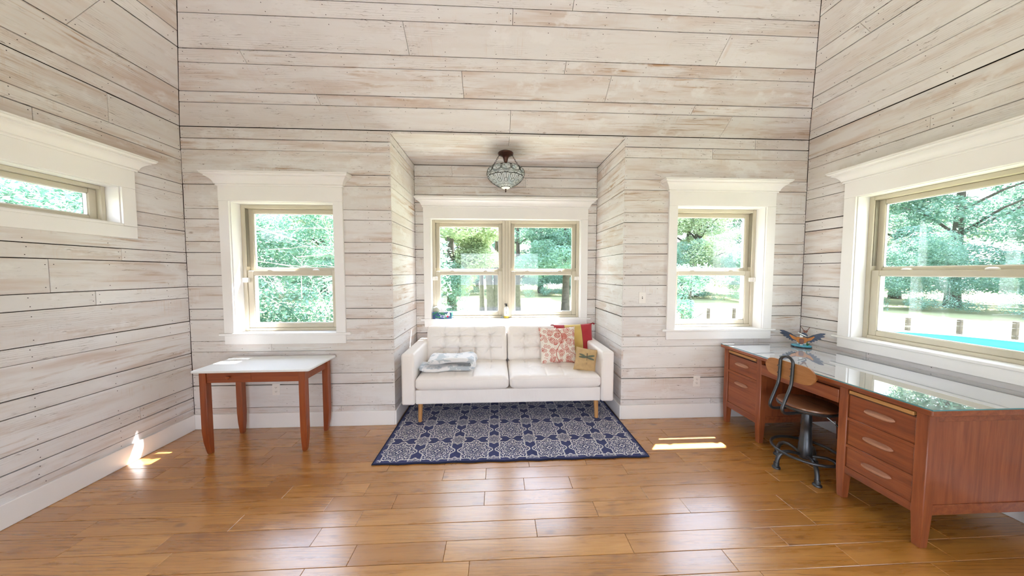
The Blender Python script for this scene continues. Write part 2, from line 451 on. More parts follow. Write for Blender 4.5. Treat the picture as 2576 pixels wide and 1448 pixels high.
# ---- cushions
def floral():
    t = NT('red_floral_print'); p = t.obj(); s = t.sep(p)
    uv = t.comb(s[0], s[2], 0.)
    def flowers(scale, petals, R, off):
        q = t.vmath('ADD', uv, off)
        nd = t.node('ShaderNodeTexVoronoi'); t.l.new(q, nd.inputs['Vector'])
        nd.inputs['Scale'].default_value = scale; nd.inputs['Randomness'].default_value = .75
        d = t.sep(t.vmath('SCALE', t.vmath('SUBTRACT', q, nd.outputs['Position']), scale=scale))
        r = t.math('SQRT', t.math('ADD', t.math('MULTIPLY', d[0], d[0]), t.math('MULTIPLY', d[1], d[1])))
        a = t.math('ARCTAN2', d[1], d[0])
        c = t.math('COSINE', t.math('MULTIPLY', a, petals))
        pet = t.math('MULTIPLY', t.mr(c, -.15, .15), t.math('MULTIPLY', t.mr(r, R*.42, R*.46), t.mr(r, R, R*.93)))
        ring = t.mr(t.math('ABSOLUTE', t.math('SUBTRACT', r, R*.27)), R*.09, R*.05)
        return t.math('MAXIMUM', pet, ring), nd
    f1, n1 = flowers(9.5, 12., .34, (3.1, 1.7, 0))
    f2, n2 = flowers(17., 6., .36, (9.3, 4.2, 0))
    big = t.mr(t.vor(t.vmath('ADD', uv, (.31, .12, 0)), 5.2), .20, .185)
    tex = t.mr(t.noise(p, 150, 2), .42, .5)
    c = t.mix(t.math('MAXIMUM', f1, t.math('MULTIPLY', f2, .9)), (.80, .74, .66), (.50, .085, .06))
    c = t.mix(t.math('MULTIPLY', big, t.mr(tex, 0, 1, .55, .95)), c, (.58, .17, .13))
    vine = t.mr(t.math('ABSOLUTE', t.math('SUBTRACT', s[0], t.math('MULTIPLY', t.math('SINE', t.math('MULTIPLY', s[2], 17.)), .04))), .005, .003)
    c = t.mix(vine, c, (.45, .10, .07))
    return t.bsdf(c, .9, t.bump(t.noise(p, 400, 2), .2, .002))
M['floral'] = floral()
t = NT('red_yellow_stripe'); s_ = t.sep(t.obj())
sx = t.math('ABSOLUTE', s_[0])
cs = t.mix(t.mr(sx, .098, .102), (.62, .44, .13), (.40, .018, .028))
cs = t.mix(t.mr(t.math('ABSOLUTE', t.math('SUBTRACT', sx, .1)), .004, .002), cs, (.22, .02, .02))
M['stripe'] = t.bsdf(cs, .75, t.bump(t.noise(t.obj(), 300, 2), .2, .002), Sheen_Weight=.3)
M['tassel'] = simple('red_tassel', (.30, .012, .02), .8, .2, 40, bump=.5, bscale=200)
M['linen'] = simple('tan_linen', (.55, .38, .19), .9, .06, 30, bump=.3, bscale=320)
M['stitch'] = simple('grey_green_thread', (.16, .18, .13), .9, .25, 300)
M['stitchdark'] = simple('dark_thread', (.05, .05, .045), .9)
t = NT('printed_throw'); p = t.obj()
n1 = t.noise(t.map(p, (5, 5, 9)), 1.6, 4, .6); n2 = t.noise(t.map(p, (30, 30, 30)), 1.0, 3)
cb = t.mix(t.mr(t.math('ADD', n1, t.math('MULTIPLY', n2, .18)), .60, .64), (.80, .80, .81), (.50, .55, .59))
M['throw'] = t.bsdf(cb, .95, t.bump(t.noise(p, 300, 2), .35, .004), Sheen_Weight=.3)
# ---- outdoors
t = NT('lawn_grass'); p = t.obj()
c = t.ramp(t.noise(p, .35, 5, .65), [(.3, (.20, .215, .10)), (.55, (.25, .26, .13)), (.75, (.29, .28, .17))])
c = t.mix(t.mr(t.noise(p, 9, 4), .4, .7, 0, .5), c, (.15, .175, .07))
M['lawn'] = t.bsdf(c, .95)
M['bark'] = simple('grey_bark', (.085, .075, .065), .9, .25, 6, bump=.6, bscale=25)
M['twig'] = simple('pale_twig', (.42, .38, .36), .8, .15)
M['leafA'] = leafmat('leaf_blue_green', (.10, .21, .18), (.24, .42, .36))
M['leafB'] = leafmat('leaf_yellow_green', (.22, .32, .22), (.52, .60, .44))
M['leafC'] = leafmat('leaf_dark_green', (.08, .17, .15), (.17, .31, .27))
M['postwood'] = simple('weathered_post', (.10, .08, .065), .9, .2)
M['wire'] = simple('galvanised_wire', (.2, .2, .2), .6)
M['poolblue'] = simple('pool_liner_blue', (.06, .42, .62), .5)
t = NT('pool_water'); p = t.obj()
M['water'] = t.bsdf((.12, .34, .44), .05, t.bump(t.noise(p, 5, 3), .2, .05))
M['deckwood'] = simple('pale_deck', (.55, .47, .38), .8, .12)

# ------------------------------------------------------------------ plank walls
FR = dict(
    back=frame((0, YB, 0), (1, 0, 0), (0, 0, 1)),
    left=frame((XL, 0, 0), (0, 1, 0), (0, 0, 1)),
    right=frame((XR, 0, 0), (0, -1, 0), (0, 0, 1)),
    front=frame((0, YF, 0), (-1, 0, 0), (0, 0, 1)),
)
def struct(o): o['kind'] = 'structure'; return o

def plank_mesh(poly, thick, origin, name='plank', mat='plank', bev=.0016):
    """poly in (u, v); face side at n = 0, body behind; slightly eased front edge"""
    n = len(poly)
    cu = sum(q[0] for q in poly)/n; cv = sum(q[1] for q in poly)/n
    def inset(q):
        du = cu-q[0]; dv = cv-q[1]
        return (q[0]+math.copysign(bev, du), q[1]+math.copysign(bev, dv))
    v = [(a-origin[0], b-origin[1], -thick) for a, b in poly]
    v += [(a-origin[0], b-origin[1], -bev) for a, b in poly]
    v += [(inset(q)[0]-origin[0], inset(q)[1]-origin[1], 0) for q in poly]
    f = [tuple(2*n+i for i in range(n)), tuple(range(n-1, -1, -1))]
    for i in range(n):
        j = (i+1) % n
        f.append((i, j, n+j, n+i)); f.append((n+i, n+j, 2*n+j, 2*n+i))
    me = D.meshes.new(name); me.from_pydata(v, [], f); me.materials.append(M[mat]); me.update()
    return me

def put_plank(parent, Mf, poly, thick=.018, name='plank', mat='plank', rnd=None, proud=.0):
    o0 = (min(q[0] for q in poly), min(q[1] for q in poly))
    me = plank_mesh(poly, thick, o0, name, mat)
    o = D.objects.new(name, me); link(o)
    o.matrix_world = Mf @ Matrix.Translation((o0[0], o0[1], proud))
    o.parent = parent; o.matrix_parent_inverse = parent.matrix_world.inverted()
    return o

def backing(name, Mf, u0, u1, v0, v1, holes, n0=-.019, n1=-WT, mat='backing', ext=.0):
    us = sorted({u0, u1, *[h[0] for h in holes], *[h[1] for h in holes]})
    vs = sorted({v0, v1, *[h[2] for h in holes], *[h[3] for h in holes]})
    mb = MB()
    for a, b in zip(us, us[1:]):
        run = None
        for c, d in zip(vs, vs[1:]):
            cu, cv = (a+b)/2, (c+d)/2
            hole = any(h[0] < cu < h[1] and h[2] < cv < h[3] for h in holes)
            if hole:
                if run: mb.box(a, b, run[0], run[1], n1, n0); run = None
            else:
                run = (run[0], d) if run else (c, d)
        if run: mb.box(a, b, run[0], run[1], n1, n0)
    mb.v = [tuple(Mf @ Vector(q)) for q in mb.v]
    return struct(mb.build(name, M[mat], recalc=False))

NAILS = {}
def nails_for(wall, Mf, ua, ub, va, vb, rng):
    L = NAILS.setdefault(wall, [])
    us = [ua+.018, ub-.018]
    k = math.ceil((ua+.1)/.406)*.406
    while k < ub-.1: us.append(k+rng.uniform(-.012, .012)); k += .406
    for u in us:
        for v in (va+min(.03, (vb-va)*.25), vb-min(.03, (vb-va)*.25)):
            L.append(Mf @ Vector((u+rng.uniform(-.006, .006), v+rng.uniform(-.006, .006), .0012)))
        NAILS[wall+'_n'] = Mf.to_3x3() @ Vector((0, 0, 1))

def plank_rows(parent, wall, Mf, seams, u0, u1, holes, joints, rng, lo=1.0, hi=2.6, gap=(.0022, .0075), thick=.018, nail=True, name='plank', mat='plank'):
    for k, (va, vb) in enumerate(zip(seams, seams[1:])):
        g0, g1 = rng.uniform(*gap)/2, rng.uniform(*gap)/2
        if rng.random() < .25: g1 += .003
        segs = [(u0, u1, va+g0, vb-g1)]
        for h in holes:
            out = []
            for (a, b, c, d) in segs:
                if h[0] >= b or h[1] <= a or h[2] >= d or h[3] <= c: out.append((a, b, c, d)); continue
                if a < h[0]: out.append((a, h[0], c, d))
                if h[1] < b: out.append((h[1], b, c, d))
                m0, m1 = max(a, h[0]), min(b, h[1])
                if c < h[2] and h[2]-c > .012: out.append((m0, m1, c, h[2]))
                if d > h[3] and d-h[3] > .012: out.append((m0, m1, h[3], d))
            segs = out
        js = joints.get(k)
        if js is None:
            js = []; u = u0+rng.uniform(.3, hi)
            while u < u1-.3: js.append(u); u += rng.uniform(lo, hi)
        for (a, b, c, d) in segs:
            cuts = [a]+sorted(j for j in js if a+.32 < j < b-.32)+[b]
            for p, q in zip(cuts, cuts[1:]):
                e = .0012
                tl = rng.uniform(-.0012, .0012)
                put_plank(parent, Mf, [(p+e, c+tl), (q-e, c-tl), (q-e, d-tl), (p+e, d+tl)], thick, name, mat, proud=rng.uniform(-.0015, .0015))
                if nail: nails_for(wall, Mf, p, q, c, d, rng)

# window positions -------------------------------------------------
OPZ0, OPZ1 = .925, 2.16
WINS = {   # u centre, half width of the opening
    'window_1': ('back', -2.017, .465), 'window_3': ('back', 2.273, .460), 'window_4': ('right', -2.09, .465)}
TR = (1.42, 2.522, 1.885, 2.156)       # transom on the left wall
jt = .02
def hole(c, h, z0=OPZ0, z1=OPZ1): return (c-h-jt, c+h+jt, z0-jt, z1+jt)

rng = random.Random(11)
# seams, bottom to top
SB = [.02, .198, .42, .523, .746, .848, 1.055, 1.158, 1.371, 1.476, 1.69, 1.79, 2.0, 2.097, 2.32, 2.423, 2.635, 2.738, 2.84]
SL = [.02, .20, .307, .413, .632, .737, .944, 1.043, 1.263, 1.369, 1.591, 1.687, 1.885, 1.997, 2.219, 2.316, 2.535, 2.624, 2.84]
SR = [.02, .20, .307, .413, .632, .737, .842, .946, 1.047, 1.266, 1.368, 1.59, 1.691, 1.919, 2.021, 2.238, 2.334, 2.546, 2.645, 2.84]

# back wall
hb = [hole(*WINS['window_1'][1:]), hole(*WINS['window_3'][1:]), (AX0, AX1, -1, AZ)]
wall_back = backing('wall_back', FR['back'], XL-WT, XR+WT, -.25, ZW+.1, [hole(*WINS['window_1'][1:]), hole(*WINS['window_3'][1:]), (AX0-.018, AX1+.018, -.019, AZ+.018)])
plank_rows(wall_back, 'back', FR['back'], SB, XL, XR, hb,
           {4: [-2.164], 17: [2.598], 16: [2.158], 15: [], 14: [], 3: [], 2: [], 1: []}, rng)
# left wall (u = Y); added glazed door nearer the front of the room
ADDED_LDOOR = (-2.35, -.35, .06, 2.16)
wall_left = backing('wall_left', FR['left'], YF-WT, YB+WT, -.25, ZW+.1, [(TR[0]-jt, TR[1]+jt, TR[2]-jt, TR[3]+jt), ADDED_LDOOR])
plank_rows(wall_left, 'left', FR['left'], SL, YF, YB, [(TR[0]-jt, TR[1]+jt, TR[2], TR[3]+jt), ADDED_LDOOR],
           {9: [2.128, -1.2], 11: [], 10: [2.517, .4]}, rng, 2.0, 3.6)
# right wall (u = -Y)
wall_right = backing('wall_right', FR['right'], -YB-WT, -YF+WT, -.25, ZW+.1, [hole(*WINS['window_4'][1:]), (-.55, .38, OPZ0-jt, OPZ1+jt)])
plank_rows(wall_right, 'right', FR['right'], SR, -YB, -YF, [hole(*WINS['window_4'][1:]), (-.55, .38, OPZ0-jt, OPZ1+jt)],
           {17: [-2.133], 6: [-2.46]}, rng, 2.0, 3.6)
# front wall behind the camera
FW = [(-1.55, 1.35, .06, 2.25)]  # opening for the glazing added to let daylight in
wall_front = backing('wall_front', FR['front'], -XR-WT, -XL+WT, -.25, ZW+.1, FW)
plank_rows(wall_front, 'front', FR['front'], SB, -XR, -XL, FW, {}, rng, 1.5, 3.5, nail=False)

# alcove shell
FA = dict(l=frame((AX0, YB, 0), (0, 1, 0), (0, 0, 1)), r=frame((AX1, AYB, 0), (0, -1, 0), (0, 0, 1)),
          b=frame((0, AYB, 0), (1, 0, 0), (0, 0, 1)), c=frame((0, YB, AZ), (1, 0, 0), (0, 1, 0)))
CW = (-.808, 1.056)
AD = AYB-YB
wal = backing('wall_alcove_left', FA['l'], .0185, AD+.16, -.25, AZ+.25, [], n1=-.16)
plank_rows(wal, 'alcl', FA['l'], SB[:-1]+[AZ], 0, AD, [], {k: [] for k in range(30)}, rng)
war = backing('wall_alcove_right', FA['r'], -.16, AD-.0185, -.25, AZ+.25, [], n1=-.16)
plank_rows(war, 'alcr', FA['r'], SB[:-1]+[AZ], 0, AD, [], {**{k: [] for k in range(30)}, 9: [.42], 3: [.5]}, rng)
chole = (CW[0]-jt, CW[1]+jt, OPZ0-jt, OPZ1+jt)
wab = backing('wall_alcove_back', FA['b'], AX0-.16, AX1+.16, -.25, AZ+.25, [chole], n1=-.2)
SAB = [.02, .198, .42, .523, .746, .848, .96, 1.158, 1.371, 1.476, 1.69, 1.79, 2.0, 2.097, 2.25, 2.36, 2.46, 2.56, 2.68, AZ]
plank_rows(wab, 'alcb', FA['b'], SAB, AX0, AX1, [chole], {17: [.36], 16: []}, rng)
FC = frame((0, YB, AZ), (-1, 0, 0), (0, 1, 0))
wac = backing('ceiling_alcove', FC, -AX1-.16, -AX0+.16, .0185, AD+.2, [], n1=-.16)
plank_rows(wac, 'alcc', FC, [0, .225, .445, .665, AD], -AX1, -AX0, [], {0: [-.125], 1: [], 2: [], 3: []}, rng)

# sloped ceiling, four hips meeting over the middle of the room
hc = math.hypot(1, T); cx_ = 1/hc; sz_ = T/hc
HALF = (XR-XL)/2; SL_LEN = HALF*hc
def slope_seams(first):
    s = [0.0]; s += first
    w = [.21, .095]; k = 0 if (s[-1]-s[-2]) < .15 else 1
    while s[-1] < SL_LEN-.12: s.append(s[-1]+w[k % 2]); k += 1
    s[-1] = SL_LEN
    return s
slopes = {
    'ceiling_back': (frame((0, YB, ZW), (1, 0, 0), (0, -cx_, sz_)), XL, XR, slope_seams([.213, .303, .513, .608, .818, .914]),
                     {0: [.128, 2.22], 1: [-1.542, 1.809], 2: [-.285, .966], 3: [-1.968, .564], 4: [-.683, 1.808], 5: [.12], 6: [.55]}),
    'ceiling_left': (frame((XL, 0, ZW), (0, 1, 0), (cx_, 0, sz_)), YF, YB, slope_seams([.10, .31, .61, .71]), {2: [2.095], 0: [.9], 1: [], 3: []}),
    'ceiling_right': (frame((XR, 0, ZW), (0, -1, 0), (-cx_, 0, sz_)), -YB, -YF, slope_seams([.09, .29, .39, .62, .73, .94]), {0: [], 1: [-.6], 2: [], 3: []}),
    'ceiling_front': (frame((0, YF, ZW), (-1, 0, 0), (0, cx_, sz_)), -XR, -XL, slope_seams([.21, .305]), {}),
}
for nm, (Mf, u0, u1, ss, js) in slopes.items():
    mb = MB(); um = (u0+u1)/2; hw = (u1-u0)/2+.3
    # backing triangle, dark, just behind the boards
    lo_ = -.015 if nm == 'ceiling_back' else -.3*hc
    tri = [(u0+lo_/hc-.2, lo_), (u1-lo_/hc+.2, lo_), (um, SL_LEN+.2*hc)]
    mb.add([tuple(Mf @ Vector((a, b, n))) for n in (-.019, -.16) for a, b in tri],
           [(0, 1, 2), (5, 4, 3), (0, 3, 4, 1), (1, 4, 5, 2), (2, 5, 3, 0)])
    par = struct(mb.build(nm, M['backing']))
    for k, (a, b) in enumerate(zip(ss, ss[1:])):
        ga, gb = rng.uniform(.002, .0075)/2, rng.uniform(.002, .0075)/2
        if rng.random() < .3: gb += .003
        va, vb = a+ga, b-gb
        def lim(v): return u0+v/hc+.002, u1-v/hc-.002
        jl = js.get(k)
        if jl is None:
            jl = []; u = u0+rng.uniform(.6, 2.2)
            while u < u1-.4: jl.append(u); u += rng.uniform(1.0, 2.4)
        la, ha = lim(va); lb, hb_ = lim(vb)
        if hb_ <= lb: continue
        cuts = [None]+[j for j in sorted(jl) if lb+.1 < j < hb_-.1]+[None]
        for p, q in zip(cuts, cuts[1:]):
            P0 = (la, va) if p is None else (p+.0015, va); P3 = (lb, vb) if p is None else (p+.0015, vb)
            P1 = (ha, va) if q is None else (q-.0015, va); P2 = (hb_, vb) if q is None else (q-.0015, vb)
            put_plank(par, Mf, [P0, P1, P2, P3], .018, proud=rng.uniform(-.001, .001))
            nails_for(nm, Mf, P3[0], P2[0], va, vb, rng)

# nail heads: one joined part per wall
walls = {'back': wall_back, 'left': wall_left, 'right': wall_right, 'alcl': wal, 'alcr': war, 'alcb': wab, 'alcc': wac}
for nm in slopes: walls[nm] = D.objects[nm]
for wname, wobj in walls.items():
    L = NAILS.get(wname, [])
    if not L: continue
    n = NAILS[wname+'_n']; a = n.orthogonal().normalized(); b = n.cross(a)
    mb = MB()
    for c in L:
        mb.add([c+(a*math.cos(PI*k/3)+b*math.sin(PI*k/3))*.0032+n*.0008 for k in range(6)], [(0, 1, 2, 3, 4, 5)])
    o = mb.build('nail_heads', M['nail'], wobj); o['kind'] = 'stuff'

# unseen roof overhang added on the pool side to keep sun off the desk
sun_eave = MB()
sun_eave.box(XR+WT-.02, XR+WT+.62, YF-.5, YB+WT, 2.50, 2.62)
struct(sun_eave.build('added_sun_eave', M['trim']))
av = MB(); av.box(AX0-.42, AX1+.42, YB+WT+.001, AYB+.42, AZ+.16, AZ+.28)  # unseen alcove roof, overhang sized to cut the sun at the left window
struct(av.build('alcove_sun_eave', M['trim']))

# ------------------------------------------------------------------ floor boards
floor = MB().box(XL-WT, XR+WT, YF-WT, AYB+.2, -.26, -.016).build('floor', M['backing']); struct(floor)
FF = frame((0, 0, 0), (1, 0, 0), (0, 1, 0))
jpts = [(-0.838, 2.327), (0.248, 2.331), (0.701, 2.328), (-1.123, 2.209), (-0.4, 2.215), (-0.086, 2.217), (0.974, 2.219), (-1.435, 2.098), (-0.904, 2.087), (0.19, 2.095), (0.524, 2.094), (-1.094, 1.962), (-0.676, 1.962), (-0.087, 1.967), (1.003, 1.97), (-0.844, 1.838), (0.624, 1.845), (-1.032, 1.711), (0.227, 1.717), (-0.775, 1.585), (-0.285, 1.587), (0.732, 1.589), (-0.979, 1.507), (-0.146, 1.486), (-1.62, 2.2), (-1.913, 2.551), (-1.411, 2.463),
        (1.21, 1.839), (1.215, 1.467), (1.604, 1.594), (1.903, 1.7), (2.179, 1.962), (1.486, 2.357), (1.606, 2.221), (2.034, 2.352), (2.034, 2.109),
        (-2.623, 1.932), (-1.568, 1.834), (-1.86, 1.712), (-1.891, 2.336), (-2.142, 2.215), (-1.742, 1.594), (-2.334, 1.711)]
rf = random.Random(5)
pitch = .1255; k0 = math.floor((YF-2.281)/pitch)
k = k0
while 2.281+k*pitch < AYB:
    ya, yb = 2.281+k*pitch, 2.281+(k+1)*pitch
    ym = (ya+yb)/2
    ya, yb = max(ya, YF), min(yb, AYB)
    if yb-ya < .02: k += 1; continue
    xa, xb = (XL, XR) if ym < YB-.02 else (AX0, AX1)
    js = [p[0] for p in jpts if abs(p[1]-ym) < .05]
    u = (max(js)+rf.uniform(.5, 1.1)) if js else xa+rf.uniform(.2, 1.2)
    while u < xb-.2: js.append(u); u += rf.uniform(.45, 1.5)
    if js:
        u = min(js)-rf.uniform(.4, 1.2)
        while u > xa+.2: js.append(u); u -= rf.uniform(.45, 1.4)
    cuts = [xa]+sorted(js)+[xb]
    for a, b in zip(cuts, cuts[1:]):
        put_plank(floor, FF, [(a+.0007, ya+.0007), (b-.0007, ya+.0007), (b-.0007, yb-.0007), (a+.0007, yb-.0007)], .015, 'floorboard', 'floor', proud=rf.uniform(-.0006, .0004))
    k += 1

# ------------------------------------------------------------------ baseboards
BH, BT = .146, .016
def base(name, *boxes):
    mb = MB()
    for b in boxes: mb.box(*b)
    return struct(mb.build(name, M['trim'], bevel=.003, seg=1))
base('baseboard_back', (XL, AX0-.0, YB-BT, YB, 0, BH), (AX1, XR, YB-BT, YB, 0, BH))
base('baseboard_left', (XL, XL+BT, ADDED_LDOOR[1]+.1, YB-BT, 0, BH), (XL, XL+BT, YF, ADDED_LDOOR[0]-.1, 0, BH))
base('baseboard_right', (XR-BT, XR, YF, YB-BT, 0, BH))
base('baseboard_alcove_left', (AX0, AX0+BT, YB-BT, AYB-BT, 0, BH))
base('baseboard_alcove_right', (AX1-BT, AX1, YB-BT, AYB-BT, 0, BH))
base('baseboard_alcove_back', (AX0, AX1, AYB-BT, AYB, 0, BH))

# ------------------------------------------------------------------ windows
CROWN = [(0, 0), (.010, 0), (.012, .004), (.012, .012), (.008, .014), (.008, .017), (.018, .019), (.020, .024), (.021, .031), (.025, .039), (.032, .050),
         (.042, .061), (.055, .070), (.066, .075), (.066, .079), (.063, .081), (.063, .085), (.072, .087), (.080, .091), (.086, .097), (.087, .099), (.084, .101), (.084, .103), (.090, .104), (.090, .114), (0, .114)]
def crown(par, ua, ub, v, n0):
    mb = MB(); P = []
    for (n, h) in CROWN:
        P.append([(ua-n, v+h, .0005), (ua-n, v+h, n0+n), (ub+n, v+h, n0+n), (ub+n, v+h, .0005)])
    mb.grid(P, len(P), 4)
    o = mb.build('crown_molding', M['trim'], par, smooth=28); return o

def sash(par, ua, ub, va, vb, n0, n1, stile, top, bot, nm):
    mb = MB()
    mb.box(ua, ua+stile, va, vb, n0, n1).box(ub-stile, ub, va, vb, n0, n1)
    mb.box(ua+stile, ub-stile, va, va+bot, n0, n1).box(ua+stile, ub-stile, vb-top, vb, n0, n1)
    s = mb.build(nm, M['tan'], par, bevel=.004, seg=1)
    bd = MB(); a, b, c, d = ua+stile, ub-stile, va+bot, vb-top; e = .006
    for q in ((a, a+e, c, d), (b-e, b, c, d), (a, b, c, c+e), (a, b, d-e, d)): bd.box(q[0], q[1], q[2], q[3], n0+.006, n1-.010)
    bd.build('glazing_bead', M['plate'], s)
    nmid = (n0+n1)/2-.004
    MB().box(a+.001, b-.001, c+.001, d-.001, nmid-.0015, nmid+.0015).build('pane', M['pane'], s)
    return s

def hung_unit(par, ua, ub, va, vb, nf, cam_u=0):
    """almond double-hung unit in the opening ua..ub, va..vb; nf = front of the unit"""
    fw = .034
    mb = MB()
    mb.box(ua, ua+fw, va, vb, nf-.10, nf).box(ub-fw, ub, va, vb, nf-.10, nf)
    mb.box(ua+fw, ub-fw, va, va+.028, nf-.10, nf).box(ua+fw, ub-fw, vb-fw, vb, nf-.10, nf)
    mb.build('window_frame', M['tan'], par, bevel=.003, seg=1)
    tk = MB()
    for a in (ua+fw, ub-fw-.006): tk.box(a, a+.006, 1.56, vb-fw, nf-.045, nf-.012)
    tk.build('sash_track', M['darktrack'], par)
    mid = 1.515
    sash(par, ua+fw, ub-fw, mid-.02, vb-fw, nf-.078, nf-.046, .044, .040, .052, 'upper_sash')
    ls = sash(par, ua+fw, ub-fw, va+.028, mid+.006, nf-.044, nf-.010, .054, .047, .046, 'lower_sash')
    # finger lifts on the meeting rail, white stops at its ends
    w_ = ub-ua
    for f in (.27, .73):
        u = ua+w_*f
        MB().lathe([(0, 0), (.030, 0), (.028, .010), (.016, .016), (0, .017)], n=20).xf(Matrix.Translation((u, mid+.0065, nf-.030)) @ Matrix.Rotation(-PI/2, 4, 'X')).build('sash_lock', M['plate'], ls, smooth=40)

def window(name, wall, c, half, z0=OPZ0, z1=OPZ1, units=1, Mf=None, reveal=.105, crown_=True, stops=('l',)):
    Mf = FR[wall] if Mf is None else Mf
    W = empty(name, mat=Mf); W['kind'] = 'structure'
    ua, ub = c-half, c+half
    cw, ct = .0955, .020
    # jambs
    j = MB(); n0, n1 = -reveal-.10, .0
    j.box(ua-.019, ua, z0-.019, z1+.019, n0, n1).box(ub, ub+.019, z0-.019, z1+.019, n0, n1)
    j.box(ua, ub, z1, z1+.019, n0, n1).box(ua, ub, z0-.019, z0-.0005, n0, n1)
    j.build('jamb', M['trim'], W)
    # outer brick return, painted
    e = MB(); a0, a1 = -WT-.002, n0+.001
    e.box(ua-.03, ua-.0, z0-.03, z1+.03, a0, a1).box(ub, ub+.03, z0-.03, z1+.03, a0, a1)
    e.box(ua, ub, z1, z1+.03, a0, a1).box(ua, ub, z0-.05, z0-.02, a0, a1)
    e.build('outer_return', M['trim'], W)
    MB().box(ua-cw, ua-.006, z0, z1+.006, .0005, ct).build('casing', M['trim'], W, bevel=.002, seg=1)
    MB().box(ub+.006, ub+cw, z0, z1+.006, .0005, ct).build('casing', M['trim'], W, bevel=.002, seg=1)
    MB().box(ua-cw, ub+cw, z1+.006, 2.306, .0005, ct+.0015).build('head_casing', M['trim'], W, bevel=.002, seg=1)
    crown(W, ua-cw, ub+cw, 2.302, ct)
    MB().box(ua-cw-.045, ub+cw+.045, z0-.022, z0, -.0, ct+.008).box(ua, ub, z0-.0218, z0-.0002, -reveal-.02, .0).build('stool', M['trim'], W, bevel=.004)
    MB().box(ua-cw, ub+cw, z0-.105, z0-.022, .0005, ct-.002).build('apron', M['trim'], W, bevel=.002, seg=1)
    if units == 1:
        hung_unit(W, ua, ub, z0, z1, -reveal)
        us = ((ua, ub),)
    else:
        mid = (ua+ub)/2; mw = .020
        hung_unit(W, ua, mid-mw, z0, z1, -reveal); hung_unit(W, mid+mw, ub, z0, z1, -reveal)
        MB().box(mid-mw, mid+mw, z0, z1, -reveal-.09, -reveal-.004).build('mullion', M['tan'], W, bevel=.004)
        us = ((ua, ub),)
    for side in stops:
        u = ua+.030 if side == 'l' else ub-.030
        MB().box(u-.030, u+.004, 1.405, 1.450, -reveal-.006, -reveal+.016).box(u+.006, u+.030, 1.405, 1.450, -reveal-.009, -reveal+.020).build('alarm_contact', M['plate'], W, bevel=.003)
    return W
window('window_1', *WINS['window_1'])
window('window_2', None, (CW[0]+CW[1])/2, (CW[1]-CW[0])/2, units=2, Mf=FA['b'], reveal=.045, stops=('l', 'r'))
window('window_3', *WINS['window_3'], stops=('r',))
window('window_4', *WINS['window_4'], stops=('r',))
window('added_window', 'right', -.085, .445)  # unseen extra window added to let in more daylight

# transom
W = empty('window_6', mat=FR['left']); W['kind'] = 'structure'
ua, ub, z0, z1 = TR; cw = .0955
j = MB(); n0 = -.20
j.box(ua-.019, ua, z0-.019, z1+.019, n0, 0).box(ub, ub+.019, z0-.019, z1+.019, n0, 0).box(ua, ub, z1, z1+.019, n0, 0).box(ua, ub, z0-.019, z0, n0, 0)
j.build('jamb', M['trim'], W)
MB().box(ua-cw, ua-.006, z0-.02, z1+.006, .0005, .02).build('casing', M['trim'], W, bevel=.002, seg=1)
MB().box(ub+.006, ub+cw, z0-.02, z1+.006, .0005, .02).build('casing', M['trim'], W, bevel=.002, seg=1)
MB().box(ua-cw, ub+cw, z1+.006, 2.306, .0005, .0215).build('head_casing', M['trim'], W, bevel=.002, seg=1)
MB().box(ua-cw, ub+cw, z0-.115, z0-.022, .0005, .018).build('apron', M['trim'], W, bevel=.002, seg=1)
MB().box(ua-.005, ub+.005, z0-.022, z0-.006, .0005, .020).build('sill_casing', M['trim'], W, bevel=.002, seg=1)
crown(W, ua-cw, ub+cw, 2.302, .02)
fr = MB(); f = .03
fr.box(ua, ua+f, z0, z1, -.19, -.095).box(ub-f, ub, z0, z1, -.19, -.095).box(ua+f, ub-f, z0, z0+.02, -.19, -.095).box(ua+f, ub-f, z1-f, z1, -.19, -.095)
fr.build('window_frame', M['tan'], W, bevel=.004, seg=1)
sash(W, ua+f, ub-f, z0+.02, z1-f, -.165, -.125, .045, .035, .022, 'sash')

# unseen glazing added to brighten the room: left-wall door, wide front doors
def glazed(name, Mf, u0, u1, v0, v1, cols, rows, kind='door'):
    W = empty(name, mat=Mf); W['kind'] = 'structure'
    mb = MB(); f = .06; nn = (-.14, -.06)
    mb.box(u0, u0+f, v0, v1, *nn).box(u1-f, u1, v0, v1, *nn).box(u0+f, u1-f, v0, v0+f, *nn).box(u0+f, u1-f, v1-f, v1, *nn)
    for k in range(1, cols):
        u = u0+(u1-u0)*k/cols; mb.box(u-.04, u+.04, v0+f, v1-f, *nn)
    for k in range(1, rows):
        v = v0+(v1-v0)*k/rows; mb.box(u0+f, u1-f, v-.03, v+.03, nn[0]+.01, nn[1]-.01)
    mb.build('door_frame', M['trim'], W)
    for k in range(cols):
        a, b = u0+(u1-u0)*k/cols, u0+(u1-u0)*(k+1)/cols
        MB().box(a+.05, b-.05, v0+f, v1-f, -.102, -.098).build('pane', M['pane'], W)
    ca = MB(); c_ = .1
    ca.box(u0-c_, u0, v0-.05, v1+c_, .0005, .02).box(u1, u1+c_, v0-.05, v1+c_, .0005, .02).box(u0-c_, u1+c_, v1, v1+.14, .0005, .021)
    ca.build('casing', M['trim'], W)
    return W
glazed('added_door_left', FR['left'], *ADDED_LDOOR, 2, 1)
glazed('added_door_front', FR['front'], *FW[0], 2, 1)
